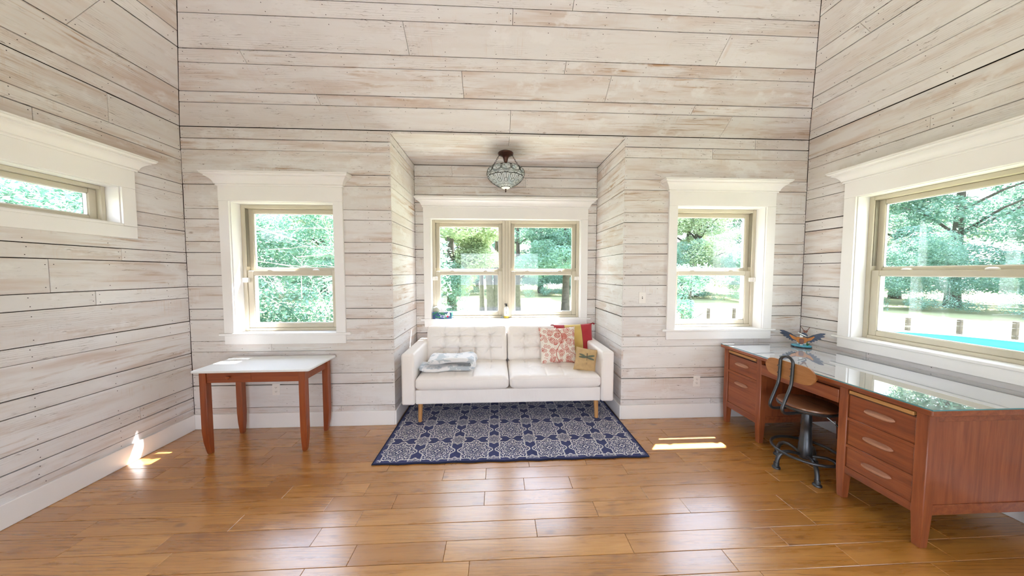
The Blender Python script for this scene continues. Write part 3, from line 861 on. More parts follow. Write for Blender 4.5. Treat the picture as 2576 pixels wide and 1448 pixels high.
#@@OBJECTS@@
# ------------------------------------------------------------------ rug
rc = (.129, 3.085)
rug = empty('area_rug', (rc[0], rc[1], 0))
tag(rug, 'navy blue rug with white lace medallions lying half under the sofa', 'rug')
RW, RD = 1.105, .727
P = []
nu, nv = 40, 28
rr = random.Random(3)
def rugz(x, y): return .009+.0012*math.sin(x*9)*math.sin(y*11)
for i in range(nu):
    row = []
    for j in range(nv):
        x = -RW+2*RW*i/(nu-1); y = -RD+2*RD*j/(nv-1)
        if j == 0: y += .004*math.sin(x*23)
        row.append((x, y, rugz(x, y)))
    P.append(row)
mb = MB().grid(P, nu, nv)
mb.box(-RW, RW, -RD+.004, RD, .0008, .006)
mb.build('pile', M['rug'], rug, smooth=60)
pts = [(-RW+2*RW*i/60, -RD+.004*math.sin((-RW+2*RW*i/60)*23), .0065) for i in range(61)]
pts += [(RW, -RD+2*RD*i/30, .0065) for i in range(1, 31)]+[(RW-2*RW*i/30, RD, .0065) for i in range(1, 31)]+[(-RW, RD-2*RD*i/30, .0065) for i in range(1, 30)]
MB().tube(pts, .006, 8, closed=True).build('binding', M['rugedge'], rug, smooth=60)
mb = MB()
for k in range(26):
    if k < 18:
        x = rr.uniform(-RW, RW); p0 = Vector((x, -RD-.003, .006)); d = Vector((rr.uniform(-.02, .02), -rr.uniform(.008, .025), 0))
    else:
        y = rr.uniform(-RD, RD*.2); p0 = Vector((RW+.003, y, .006)); d = Vector((rr.uniform(.01, .03), rr.uniform(-.03, .02), 0))
    mb.tube([p0, p0+d*.5+Vector((rr.uniform(-.006, .006), 0, -.001)), p0+d+Vector((0, 0, -.004))], .0009, 4)
o = mb.build('loose_threads', M['rugedge'], rug); o['kind'] = 'stuff'

# ------------------------------------------------------------------ sofa
sx0, sx1, sy0, sy1 = -.933, 1.175, 2.965, 3.80
sofa = empty('sofa', ((sx0+sx1)/2, (sy0+sy1)/2, 0))
tag(sofa, 'cream leather two-seat sofa with tufted back standing in the window alcove', 'sofa')
def inpar(o, par):
    o.parent = par; o.matrix_parent_inverse = par.matrix_world.inverted() if par.matrix_world != Matrix.Identity(4) else Matrix.Translation(-par.location)
    return o
def put(mb, name, mat, par, **kw):
    """mesh given in world coordinates, shifted to the parent's origin (parent unrotated)"""
    L = par.location
    mb.v = [(a-L[0], b-L[1], c-L[2]) for a, b, c in mb.v]
    return mb.build(name, mat, par, **kw)
aw = .127
def arm(x0, x1, face):
    mb = MB().box(x0, x1, sy0, sy1-.02, .202, .712)
    a = put(mb, 'arm', M['leather'], sofa, bevel=.022, seg=4)
    s = MB()
    for zz in (.690,): s.tube([(x0+.004, sy0-.0005, zz), (x1-.004, sy0-.0005, zz)], .0014, 5)
    xi = face
    s.tube([(x0+.014, sy0-.0006, .215), (x0+.014, sy0-.0006, .70)], .0014, 5)
    return a
arm(sx0, sx0+aw, 0); arm(sx1-aw, sx1, 0)
ix0, ix1 = sx0+aw, sx1-aw; im = (ix0+ix1)/2
put(MB().box(ix0+.001, ix1-.001, sy0+.022, sy1-.05, .203, .345), 'seat_base', M['leather'], sofa, bevel=.012, seg=3)
put(MB().tube([(im, sy0+.0215, .208), (im, sy0+.0215, .338)], .0016, 5), 'base_seam', M['leather'], sofa)
put(MB().box(ix0+.001, ix1-.001, sy1-.145, sy1-.022, .30, .77), 'back_frame', M['leather'], sofa, bevel=.02, seg=3)
for lx, ly in ((-.772, 3.035), (1.021, 3.035), (-.772, 3.70), (1.021, 3.70)):
    dx = -.012 if lx < 0 else .012
    mb = MB().tube([(lx+dx*0, ly, .0105), (lx, ly, .06), (lx-dx*.5, ly+.004, .205)], [.0185, .0195, .0235], 20)
    put(mb, 'leg', M['oak'], sofa, smooth=50)

def cushion(w, h, t, tufts, lines_u, lines_v, n=(124, 76), dep=.020, groove=.005, edge=.12, seed=0, crown_=1.0, flat_back=True, pw_=(11, 7)):
    """soft cushion: u in 0..w, v in 0..h, bulging along +n; returns grid of points (u, v, n)"""
    nu, nv = n
    rs = random.Random(seed); ph = [rs.uniform(0, 6.28) for _ in range(8)]
    def rr_(x, p): return max(0., 1-abs(x)**p)
    F = []; B = []
    for i in range(nu):
        fr, br = [], []
        for j in range(nv):
            a = -1+2*i/(nu-1); b = -1+2*j/(nv-1)
            # denser sampling near the rim
            a = math.copysign(1-(1-abs(a))**1.35, a) if abs(a) < 1 else a
            b = math.copysign(1-(1-abs(b))**1.35, b) if abs(b) < 1 else b
            sq = .018*(1-abs(b)**8)*0
            u = (a+1)/2*w; v = (b+1)/2*h
            # rounded corners in plan
            cr = .045
            du = min(u, w-u); dv = min(v, h-v)
            if du < cr and dv < cr:
                k_ = math.hypot(cr-du, cr-dv)
                if k_ > cr:
                    s_ = cr/k_
                    u = (cr-(cr-du)*s_) if u < w/2 else w-(cr-(cr-du)*s_)
                    v = (cr-(cr-dv)*s_) if v < h/2 else h-(cr-(cr-dv)*s_)
            e = (rr_(a, pw_[0])*rr_(b, pw_[1]))**.42
            z = t*.5*e+t*.5*crown_*.22*(1-a*a)*(1-b*b)
            for (tu, tv) in tufts:
                d2 = ((u-tu*w)**2+(v-tv*h)**2)
                ang = math.atan2(v-tv*h, u-tu*w)
                z -= dep*math.exp(-math.sqrt(d2)/.021)*e
                z -= .0055*math.exp(-d2/.006)*e*math.cos(11*ang+ph[int(tu*7) % 8]+2*math.sin(2*ang))
            for lu in lines_u: z -= groove*math.exp(-abs(u-lu*w)/.007)*e*(1 if tufts == [] or min(t_[1] for t_ in tufts)-.34 < v/h < max(t_[1] for t_ in tufts)+.34 else 0)
            for lv in lines_v: z -= groove*math.exp(-abs(v-lv*h)/.007)*e*(1 if .07 < u/w < .93 else 0)
            z += .0018*e*(math.sin(u*31+ph[0])*math.sin(v*23+ph[1])+math.sin(u*13+v*19+ph[2]))
            # gathered leather along the rim
            z += .0014*e*math.sin(u*120+ph[3])*math.exp(-min(v, h-v)/.05)
            fr.append((u, v, z)); br.append((u, v, -t*.5*(e if not flat_back else min(1, e*1.0))))
        F.append(fr); B.append(br)
    return F, B
def cushion_obj(name, F, B, Mx, mat, par, **kw):
    nu, nv = len(F), len(F[0]); mb = MB()
    mb.grid(F, nu, nv)
    n = len(mb.v); mb.grid([[B[nu-1-i][j] for j in range(nv)] for i in range(nu)], nu, nv)
    mb.xf(Mx)
    L = par.location
    mb.v = [(a-L[0], b-L[1], c-L[2]) for a, b, c in mb.v]
    return mb.build(name, mat, par, smooth=75, recalc=True, **kw)
# seat cushions (u = X, v = depth, n = up)
for k, (xa, xb) in enumerate(((ix0+.002, im-.002), (im+.002, ix1-.002))):
    w_, h_ = xb-xa, .70
    tufts = [(q, r_) for q in (.22, .41, .60, .79) for r_ in (.38, .68)]
    F, B = cushion(w_, h_, .15, tufts, (.22, .41, .60, .79), (.38, .68), dep=.016, groove=.007, seed=k, crown_=.6, pw_=(16, 16))
    Mx = frame((xa, sy0-.012, .412), (1, 0, 0), (0, 1, .012))
    c_ = cushion_obj('seat_cushion', F, B, Mx, M['leather'], sofa)
    pp = [(xa+.012+(w_-.024)*i/20, sy0-.0105, .452+.002*math.sin(i*.9)) for i in range(21)]
    put(MB().tube(pp, .0022, 6), 'piping', M['leather'], sofa, smooth=60)
# back cushions (u = X, v = up the slope, n towards the room)
for k, (xa, xb) in enumerate(((ix0-.020, im-.003), (im+.003, ix1+.014))):
    w_, h_ = xb-xa, .415
    tufts = [(q, r_) for q in (.22, .41, .60, .79) for r_ in (.37, .69)]
    F, B = cushion(w_, h_, .16, tufts, (.22, .41, .60, .79), (.37, .69), dep=.052, groove=.013, seed=5+k)
    Mx = frame((xa, 3.555, .466), (1, 0, 0), (0, .30, 1))
    cushion_obj('back_cushion', F, B, Mx, M['leather'], sofa)

# ------------------------------------------------------------------ throw pillows
def pillow_grid(w, h, t, n=34, pinch=.085, seed=0, wr=.004):
    rs = random.Random(seed); ph = [rs.uniform(0, 6.28) for _ in range(6)]
    F, B = [], []
    for i in range(n):
        f_, b_ = [], []
        for j in range(n):
            a = -1+2*i/(n-1); b = -1+2*j/(n-1)
            a = math.sin(a*PI/2)*.35+a*.65; b = math.sin(b*PI/2)*.35+b*.65
            x = w/2*a*(1-pinch*(1-b*b)); z = h/2*b*(1-pinch*(1-a*a))
            e = (max(0, 1-a*a)*max(0, 1-b*b))**.42
            th = t/2*e+wr*e*(math.sin(a*7+ph[0]+b*3)+math.sin(b*9+ph[1]-a*4))
            f_.append((x, -th, z)); b_.append((x, th, z))
        F.append(f_); B.append(b_)
    return F, B
def pillow(name, w, h, t, mat, loc, rot, label, seed=0, pinch=.085):
    F, B = pillow_grid(w, h, t, seed=seed, pinch=pinch)
    root = empty(name, loc); root.rotation_euler = rot
    n = len(F); mb = MB().grid(F, n, n)
    mb.grid([[B[n-1-i][j] for j in range(n)] for i in range(n)], n, n)
    mb.build('cover', mat, root, smooth=80, recalc=True)
    rim = [F[i][0] for i in range(n)]+[F[n-1][j] for j in range(1, n)]+[F[n-1-i][n-1] for i in range(1, n)]+[F[0][n-1-j] for j in range(1, n-1)]
    MB().tube(rim, .0024, 6, closed=True).build('seam', mat, root, smooth=60)
    tag(root, label, 'pillow')
    return root, F
R_ = math.radians
pf, _ = pillow('throw_pillow', .42, .41, .15, M['floral'], (.688, 3.385, .680), (R_(-16), R_(-1), R_(3)), 'square throw pillow printed with red flowers on cream', 1)
ps, _ = pillow('throw_pillow', .46, .36, .13, M['stripe'], (.905, 3.545, .712), (R_(-18), R_(-3), R_(-6)), 'red and yellow striped throw pillow with corner tassels', 2, .05)
for a, b in ((-1, 1), (1, 1), (-1, -1), (1, -1)):
    mb = MB(); rs = random.Random(a*3+b)
    for q in range(14):
        d = Vector((a*.030+rs.uniform(-.012, .012), rs.uniform(-.012, .012), b*.012-.018+rs.uniform(-.012, .012)))
        mb.tube([(0, 0, 0), d*.5+Vector((0, 0, .006)), d], [.003, .0035, .002], 5)
    mb.lathe([(0, -.008), (.008, -.006), (.009, 0), (.007, .006), (0, .008)], n=10)
    mb.v = [(x+a*.228, y, z+b*.178) for x, y, z in mb.v]
    mb.build('tassel', M['tassel'], ps, smooth=60)
pd, FD = pillow('throw_pillow', .222, .235, .10, M['linen'], (.925, 3.11, .592), (R_(-14), R_(9), R_(-8)), 'small tan pillow with an embroidered dragonfly beside the sofa arm', 3, .06)
# dragonfly embroidered on the front
def onpill(x, z, w=.222, h=.235, t=.10, pinch=.06, off=.0022):
    a, b = x/(w/2), z/(h/2)
    e = (max(0, 1-a*a)*max(0, 1-b*b))**.42
    return (x, -(t/2*e)-off-.004*e, z)
def ell(cx, cz, rx, rz, ang, n=18):
    out = []
    for k_ in range(n):
        q = 2*PI*k_/n; x = rx*math.cos(q); z = rz*math.sin(q)
        out.append(onpill(cx+x*math.cos(ang)-z*math.sin(ang), cz+x*math.sin(ang)+z*math.cos(ang)))
    return out
for (cx, cz, ang) in ((-.040, .040, R_(-14)), (.040, .044, R_(14)), (-.040, .022, R_(4)), (.040, .018, R_(-9))):
    e_ = ell(cx, cz, .040, .0085, ang)
    m_ = MB().add([onpill(cx, cz, off=.003)]+e_, [(0, 1+k_, 1+(k_+1) % 18) for k_ in range(18)])
    mb = MB(); mb.add([onpill(cx, cz, off=.003)]+e_, [(0, 1+(k_+1) % 18, 1+k_) for k_ in range(18)])
    mb.tube(e_, .0009, 4, closed=True)
    mb.build('embroidered_wing', M['stitch'], pd)
mb = MB()
for q, (z, r_) in enumerate(((.060, .006), (.046, .005), (.034, .0055), (.022, .005), (.008, .0035), (-.006, .003), (-.020, .003), (-.034, .003), (-.046, .002))):
    c_ = onpill(.002*q*.3, z, off=.001)
    mb.lathe([(0, -r_), (r_*.7, -r_*.7), (r_, 0), (r_*.7, r_*.7), (0, r_)], c_, 10)
mb.build('embroidered_body', M['stitchdark'], pd, smooth=60)

# ------------------------------------------------------------------ folded throw
thr = empty('folded_throw', (-.50, 3.20, .497)); thr.rotation_euler = (0, 0, R_(4))
tag(thr, 'folded white throw blanket with grey-blue print lying on the sofa seat', 'blanket')
def slab_path(path, th, y0, y1, ny, seed, skew=0.0):
    """thick folded cloth: closed outline around a centre line in XZ, extruded in Y with waviness"""
    n = len(path); outl = []; nor = []
    for i in range(n):
        a = Vector(path[max(0, i-1)]); b = Vector(path[min(n-1, i+1)]); d = (b-a).normalized()
        nor.append(Vector((-d[1], d[0])))
    L_ = [Vector(path[i])+nor[i]*th/2 for i in range(n)]; R2 = [Vector(path[i])-nor[i]*th/2 for i in range(n)]
    d0 = (Vector(path[0])-Vector(path[1])).normalized(); d1 = (Vector(path[-1])-Vector(path[-2])).normalized()
    cap0 = [Vector(path[0])+nor[0]*th/2*math.cos(q)+d0*th/2*math.sin(q) for q in (PI*.75, PI/2, PI*.25)]
    cap1 = [Vector(path[-1])+nor[-1]*th/2*math.cos(q)+d1*th/2*math.sin(q) for q in (PI*.25, PI/2, PI*.75)]
    outl = L_+cap1+R2[::-1]+cap0
    rs = random.Random(seed); ph = [rs.uniform(0, 6) for _ in range(6)]
    P = []
    for j in range(ny):
        f_ = j/(ny-1); y = y0+(y1-y0)*f_
        end = min(1., (min(f_, 1-f_)/.07))**.5 if 0 < f_ < 1 else 0
        sc = .62+.38*end
        cz = sum(q[1] for q in outl)/len(outl)
        row = []
        for q in outl:
            x = q[0]+.010*math.sin(f_*5+ph[0])+skew*f_
            z = q[1]
            wv = .006*math.sin(q[0]*16+ph[1]+f_*4)+.004*math.sin(q[0]*31+ph[2]-f_*7)
            y_ = y+.010*math.sin(q[0]*14+ph[3])
            # pull the thickness in at the two ends
            best = min(range(n), key=lambda i: (path[i][0]-q[0])**2+(path[i][1]-q[1])**2)
            c = path[best]
            row.append((c[0]+(x-c[0])*1.0, y_, max(.0015, c[1]+(z-c[1])*sc+wv*(1 if z > .04 else .3))))
        P.append(row)
    mb = MB(); no = len(outl)
    mb.grid([[P[j][i] for j in range(ny)] for i in range(no)], no, ny, wrapu=True)
    nb = len(mb.v)
    mb.f.append(tuple(i*ny for i in range(no))); mb.m.append(0)
    mb.f.append(tuple(i*ny+ny-1 for i in range(no-1, -1, -1))); mb.m.append(0)
    return mb
path = [(-.255+.02*i, .026) for i in range(22)]
for q in range(1, 9):
    a = -PI/2+PI*q/9; path.append((.195+.045*math.cos(a), .068+.042*math.sin(a)))
path += [(.185-.02*i, .108+.004*math.sin(i*.5)) for i in range(20)]
slab_path(path, .048, -.13, .13, 26, 4, .03).build('fold', M['throw'], thr, smooth=70, recalc=True)
path2 = [(-.285+.02*i, .018) for i in range(12)]
slab_path(path2, .03, -.09, .15, 18, 9, -.02).build('tucked_edge', M['throw'], thr, smooth=70, recalc=True)

# ------------------------------------------------------------------ things on the window sill
tb = empty('tissue_box', (-.682, 3.862, .9255))
tag(tb, 'dark blue tissue box with leaf print on the sill above the sofa', 'tissue box')
t = NT('tissue_print'); p = t.obj(); s_ = t.sep(p)
uu = t.comb(s_[0], s_[2], 0.)
n1 = t.noise(t.map(uu, (14, 20, 1), (3, 1, 0)), 1.0, 2, .5, 1.2); n2 = t.noise(t.map(uu, (16, 12, 1), (9, 4, 0), (0, 0, .7)), 1.0, 2, .5, 1.5)
c = t.mix(t.mr(n1, .50, .53), (.025, .06, .20), (.02, .18, .10))
c = t.mix(t.mr(n2, .59, .62), c, (.62, .74, .80))
rd = t.math('SQRT', t.math('ADD', t.math('POWER', t.math('SUBTRACT', s_[0], .068), 2.), t.math('POWER', t.math('SUBTRACT', s_[2], .030), 2.)))
c = t.mix(t.mr(rd, .013, .011), c, (.45, .02, .08))
rd2 = t.math('MAXIMUM', t.math('DIVIDE', t.math('ABSOLUTE', t.math('SUBTRACT', s_[0], .005)), 2.2), t.math('ABSOLUTE', t.math('SUBTRACT', s_[2], .034)))
c = t.mix(t.mr(rd2, .012, .011), c, (.70, .78, .84)); c = t.mix(t.mr(rd2, .008, .007), c, (.03, .05, .25))
mat_t = t.bsdf(c, .35)
MB().box(-.118, .118, -.050, .050, 0, .082).build('box', mat_t, tb, bevel=.002, seg=1)
MB().lathe([(0, .0822), (.05, .0822), (.05, .0826), (0, .0826)], n=28).build('slot_film', M['plate'], tb)
M['tissue'] = simple('white_tissue', (.88, .90, .92), .9, .02)
rs = random.Random(2); mb = MB()
for q in range(5):
    a0 = q*1.3; P = []
    for i in range(12):
        row = []
        for j in range(9):
            f_ = i/11; g_ = j/8-.5
            ang = a0+g_*1.6
            rad = .012+.075*f_*(1-.25*math.cos(q*2.1))
            row.append((rad*math.cos(ang)*1.25+.01*math.sin(9*g_+q), rad*math.sin(ang)*.55, .082+.072*math.sin(min(1, f_*1.25)*PI*.62)*(1-.35*abs(g_))+.006*math.sin(7*f_+5*g_+q)))
        P.append(row)
    mb.grid(P, 12, 9)
mb.build('tissue', M['tissue'], tb, smooth=80)

sb = empty('spray_bottle', (.120, 3.868, .9255))
tag(sb, 'small white pump bottle with a yellow base standing before the window mullion', 'bottle')
M['bwhite'] = simple('bottle_white', (.86, .87, .88), .3, .02); M['byel'] = simple('bottle_yellow', (.70, .52, .04), .4)
MB().lathe([(0, 0), (.029, 0), (.031, .004), (.031, .026), (0, .027)], n=24).build('yellow_base', M['byel'], sb, smooth=40)
MB().lathe([(.0305, .027), (.031, .030), (.031, .105), (.029, .122), (.021, .140), (.014, .147), (0, .148)], n=24).build('body', M['bwhite'], sb, smooth=40)
mb = MB().lathe([(0, .1482), (.012, .1482), (.013, .158), (.008, .162), (.008, .172), (0, .173)], n=18)
mb.box(-.024, .010, -.007, .007, .170, .182)
mb.build('pump', M['blackplastic'], sb, bevel=.001, seg=1)
lt = MB().tube([(-.008, -.0312, .09), (0, -.0316, .078), (-.004, -.0316, .066), (.005, -.0315, .054)], .0018, 5)
lt.build('label_mark', M['stitch'], sb)

gk = MB().lathe([(0, 0), (.014, 0), (.017, .008), (.012, .020), (.006, .024), (0, .025)], n=16)
o = gk.build('glass_knob', glassmat('clear_knob', (.80, .86, .95), .15), smooth=50); o.location = (.066, 3.855, .9255)
tag(o, 'tiny clear glass stopper lying beside the pump bottle', 'stopper')

# ------------------------------------------------------------------ wall plates
def outlet(name, u, v, label):
    r = empty(name, mat=FR['back'] @ Matrix.Translation((u, v, .0005)))
    tag(r, label, 'outlet')
    MB().box(-.036, .036, -.0575, .0575, 0, .005).build('plate', M['plate'], r, bevel=.002)
    for dv in (-.020, .020):
        MB().prism([(.017*math.cos(q*PI/8), dv+.0145*math.sin(q*PI/8)) for q in range(16)], .0052, .0068).build('socket', M['plate'], r)
        MB().box(-.0075, -.0045, dv-.003, dv+.006, .0068, .0072).box(.0045, .0075, dv-.002, dv+.006, .0068, .0072).box(-.002, .002, dv-.009, dv-.0055, .0068, .0072).build('slot', M['slot'], r)
    MB().lathe([(0, .0052), (.003, .0052), (.002, .0064), (0, .0066)], n=10).build('screw', M['plate'], r)
    return r
outlet('wall_outlet', -2.135, .372, 'white duplex outlet on the plank wall behind the white-topped table')
outlet('wall_outlet', 2.063, .380, 'white duplex outlet low on the plank wall beside the desk')
sw = empty('light_switch', mat=FR['back'] @ Matrix.Translation((1.468, 1.248, .0005)))
tag(sw, 'white toggle light switch on the plank wall between alcove and window', 'light switch')
MB().box(-.036, .036, -.0575, .0575, 0, .005).build('plate', M['plate'], sw, bevel=.002)
MB().box(-.005, .005, -.012, .012, .0052, .0062).build('slot', M['slot'], sw)
MB().add([], []) if False else None
tg = MB(); tg.add([(-.0035, -.005, .006), (.0035, -.005, .006), (.0035, .005, .006), (-.0035, .005, .006), (-.003, .006, .018), (.003, .006, .018), (.003, .012, .017), (-.003, .012, .017)],
                  [(3, 2, 1, 0), (4, 5, 6, 7), (0, 1, 5, 4), (1, 2, 6, 5), (2, 3, 7, 6), (3, 0, 4, 7)])
tg.build('toggle', M['plate'], sw)
for v in (-.030, .030): MB().lathe([(0, .0052), (.003, .0052), (.002, .0064), (0, .0066)], (0, v, 0), 10).build('screw', M['plate'], sw)

# ------------------------------------------------------------------ small table
TZ = .71
tab = empty('work_table', (-2.005, 2.757, 0), R_(.6))
tag(tab, 'small red-brown wooden table with a white enamel top under the window', 'table')
hx, hy = .462, .222
def rrect(x0, x1, y0, y1, r, n=5):
    out = []
    for cx, cy, a in ((x1-r, y1-r, 0), (x0+r, y1-r, 90), (x0+r, y0+r, 180), (x1-r, y0+r, 270)):
        for k_ in range(n+1):
            q = R_(a+90*k_/n); out.append((cx+r*math.cos(q), cy+r*math.sin(q)))
    return out
MB().prism(rrect(-hx, hx, -hy, hy, .022), TZ-.018, TZ).build('table_top', M['enamel'], tab, bevel=.004, seg=2)
lx, ly, lw = .388, .172, .052
for a in (-1, 1):
    for b in (-1, 1):
        mb = MB(); cx, cy = a*lx, b*ly
        secs = [(0, .030, .010), (.012, .034, .009), (.10, .046, .003), (.20, lw, 0), (TZ-.019, lw, 0)]
        mb.loft([(cx-a*o0, cy-b*o0, z0, w0, w0) for z0, w0, o0 in secs])
        mb.build('leg', M['cherry'], tab, bevel=.003, seg=1)
az0, az1 = .602, TZ-.019
MB().box(-lx+lw/2, lx-lw/2, -ly-.016, -ly+.004, az0, az1).build('apron', M['cherryX'], tab, bevel=.002, seg=1)
MB().box(-lx+lw/2, lx-lw/2, ly-.004, ly+.016, az0, az1).build('apron', M['cherryX'], tab, bevel=.002, seg=1)
for a in (-1, 1):
    MB().box(a*lx-.010, a*lx+.010, -ly+lw/2, ly-lw/2, az0, az1).build('apron', M['cherryX'], tab, bevel=.002, seg=1)
dr = MB().box(-.352, -.015, -ly-.0195, -ly-.0163, az0+.018, az1-.006).build('drawer', M['cherryX'], tab, bevel=.001, seg=1)
MB().lathe([(0, -.0195), (.007, -.0195), (.007, -.028), (.012, -.032), (.0145, -.038), (.011, -.044), (0, -.046)], (-.183, -ly, az0+.048), 18, axis='Y').build('knob', M['cherryX'], dr, smooth=40)

# ------------------------------------------------------------------ desk
desk = empty('office_desk', (2.70, 2.20, 0))
tag(desk, 'long mahogany double-pedestal desk with a glass top below the wide window', 'desk')
DX0, DX1, DY0, DY1, DZ = 2.262, 3.128, 1.440, 2.955, .786
put(MB().prism(rrect(DX0, DX1, DY0, DY1, .012, 3), DZ-.036, DZ-.007), 'desk_top', M['desk'], desk, bevel=.003, seg=1)
gt = put(MB().box(DX0+.004, DX1-.004, DY0+.004, DY1-.004, DZ-.0068, DZ-.0008), 'glass_edge', M['glassedge'], desk)
put(MB().box(DX0+.005, DX1-.005, DY0+.005, DY1-.005, DZ-.0007, DZ), 'glass_top', M['deskglass'], desk)
FX = 2.290; PT = .052
legY = [(1.470, 1.522), (1.846, 1.896), (2.498, 2.548), (2.878, 2.930)]
zt = DZ-.0365
for (ya, yb) in legY:
    for (xa, xb) in ((FX, FX+.056), (3.055, 3.110)):
        mb = MB(); cx, cy = (xa+xb)/2, (ya+yb)/2
        mb.loft([(cx, cy, 0.0, (xb-xa)*.74, (yb-ya)*.74), (cx, cy, .19, xb-xa, yb-ya), (cx, cy, zt, xb-xa, yb-ya)])
        l_ = put(mb, 'leg', M['deskZ'], desk, bevel=.003, seg=1)
def pedestal(ya, yb, drawers, rails, pnl):
    # side panels, back panel, bottom
    for (a, b, out) in ((ya-.006, ya+.006, pnl[0]), (yb-.006, yb+.006, pnl[1])):
        put(MB().box(FX+.056, 3.055, a, b, .235, .700), 'side_panel', M['deskZ'], desk)
        put(MB().box(FX+.056, 3.055, a-.006, b+.006, .178, .235), 'side_rail', M['desk'], desk, bevel=.002, seg=1)
        put(MB().box(FX+.056, 3.055, a-.006, b+.006, .700, zt), 'side_rail', M['desk'], desk, bevel=.002, seg=1)
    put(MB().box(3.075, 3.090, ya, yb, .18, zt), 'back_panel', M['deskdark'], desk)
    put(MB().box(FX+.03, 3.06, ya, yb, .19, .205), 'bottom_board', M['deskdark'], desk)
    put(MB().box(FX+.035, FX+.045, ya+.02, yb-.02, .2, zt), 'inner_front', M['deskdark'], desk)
    for (z0, z1) in rails:
        put(MB().box(FX+.004, FX+.05, ya+.020, yb-.020, z0, z1), 'rail', M['desk'], desk, bevel=.002, seg=1)
    for (z0, z1) in drawers:
        d_ = put(MB().box(FX+.008, FX+.034, ya+.0285, yb-.0285, z0, z1), 'drawer', M['desk'], desk, bevel=.003, seg=2)
        handle(d_, (ya+yb)/2, z0+(z1-z0)*.56 if z1-z0 < .2 else z1-.075)
def handle(par, y, z):
    """carved wooden pull: half-round lip"""
    L = .072; pts = []
    P = []
    for i in range(17):
        f_ = -1+2*i/16
        r_ = (1-abs(f_)**3.0)
        hh = .0165*max(.22, r_**.42); pr = .031*max(.22, r_**.38)
        sec = [(FX+.0075, z-hh*.9), (FX+.0075-pr*.55, z-hh), (FX+.0075-pr, z-hh*.35), (FX+.0075-pr*.95, z+hh*.45), (FX+.0075-pr*.45, z+hh*.95), (FX+.0075, z+hh)]
        P.append([(a, y+L*f_, b) for a, b in sec])
    L2 = Vector(desk.location)
    mb = MB().grid(P, 17, 6)
    mb.f.append(tuple(range(5, -1, -1))); mb.m.append(0); mb.f.append(tuple(16*6+i for i in range(6))); mb.m.append(0)
    mb.v = [tuple(Vector(q)-L2) for q in mb.v]
    mb.build('handle', M['handle'], par, smooth=50, recalc=True)
pedestal(1.496, 1.871, [(.556, .706), (.379, .535), (.226, .358)], [(.535, .556), (.358, .379), (.178, .226)], (1, 1))
pedestal(2.523, 2.904, [(.545, .700), (.222, .522)], [(.522, .545), (.165, .222)], (1, 1))
# pull-out writing boards
for (ya, yb) in ((1.530, 1.838), (2.556, 2.870)):
    put(MB().box(FX-.004, FX+.30, ya, yb, .716, .738), 'writing_slide', M['slide'], desk, bevel=.003)
    put(MB().box(FX+.006, FX+.05, ya-.01, yb+.01, .706, .7155), 'rail', M['deskdark'], desk)
# pencil drawer slightly open and tilted, apron behind it, modesty panel
pz = MB().box(-.032, -.010, -.300, .300, -.045, .045)
pz.xf(Matrix.Translation((FX+.028, 2.198, .668)) @ Matrix.Rotation(R_(-1.0), 4, 'X'))
put(pz, 'pencil_drawer', M['desk'], desk, bevel=.003)
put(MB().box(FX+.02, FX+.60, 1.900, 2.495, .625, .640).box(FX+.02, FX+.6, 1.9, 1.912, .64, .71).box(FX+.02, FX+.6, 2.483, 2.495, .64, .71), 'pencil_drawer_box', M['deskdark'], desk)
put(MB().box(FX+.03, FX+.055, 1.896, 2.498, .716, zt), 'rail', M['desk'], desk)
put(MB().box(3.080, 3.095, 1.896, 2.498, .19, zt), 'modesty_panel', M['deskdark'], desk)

# ------------------------------------------------------------------ drafting stool
sc = Vector((2.340, 2.145, 0))
st = empty('swivel_stool', sc); st.rotation_euler = (0, 0, R_(3))
tag(st, 'industrial swivel stool with round wood seat and metal foot ring at the desk', 'stool')
# column
MB().lathe([(0, .095), (.037, .095), (.040, .100), (.042, .118), (.041, .20), (.0385, .205), (.0385, .245), (.035, .25), (.031, .345), (.0335, .35), (.031, .40), (.027, .46), (.022, .468), (.020, .478), (0, .478)], n=28).build('column', M['gunmetal'], st, smooth=35)
for k in range(5):
    a = R_(171+72*k-3); ca, sa = math.cos(a), math.sin(a)
    path = [(.03, .118), (.07, .128), (.115, .136), (.150, .130), (.176, .106), (.190, .072), (.194, .045), (.196, .035)]
    lg = MB().tube([(r_*ca, r_*sa, z) for r_, z in path], [.0115, .011, .011, .012, .0135, .0135, .014, .014], 14)
    L_ = lg.build('leg', M['gunmetal'], st, smooth=50)
    MB().lathe([(0, 0), (.026, 0), (.027, .006), (.024, .013), (.018, .017), (.0175, .040), (.0165, .044), (0, .044)], (.197*ca, .197*sa, 0), 20).build('rubber_foot', M['gunmetal'], L_, smooth=40)
ring = [(.198*math.cos(2*PI*k/64), .198*math.sin(2*PI*k/64), .152) for k in range(64)]
MB().tube(ring, .0098, 12, closed=True).build('foot_ring', M['gunmetal'], st, smooth=60)
# seat
MB().lathe([(0, .480), (.10, .480), (.168, .486), (.178, .492), (.180, .502), (.176, .508), (0, .508)], n=48).build('seat_pan', M['gunmetal'], st, smooth=35)
MB().lathe([(0, .5085), (.172, .5085), (.1755, .513), (.174, .522), (.160, .527), (.10, .524), (.05, .5225), (0, .522)], n=48).build('seat', M['seatwood'], st, smooth=35)
# lever
MB().tube([(.02, -.03, .465), (.05, -.09, .452), (.075, -.135, .415)], .0042, 8).build('lever', M['steel'], st, smooth=50)
MB().tube([(.073, -.132, .418), (.088, -.162, .385), (.094, -.178, .374)], [.006, .008, .007], 10).build('lever_grip', M['blackplastic'], st, smooth=50)
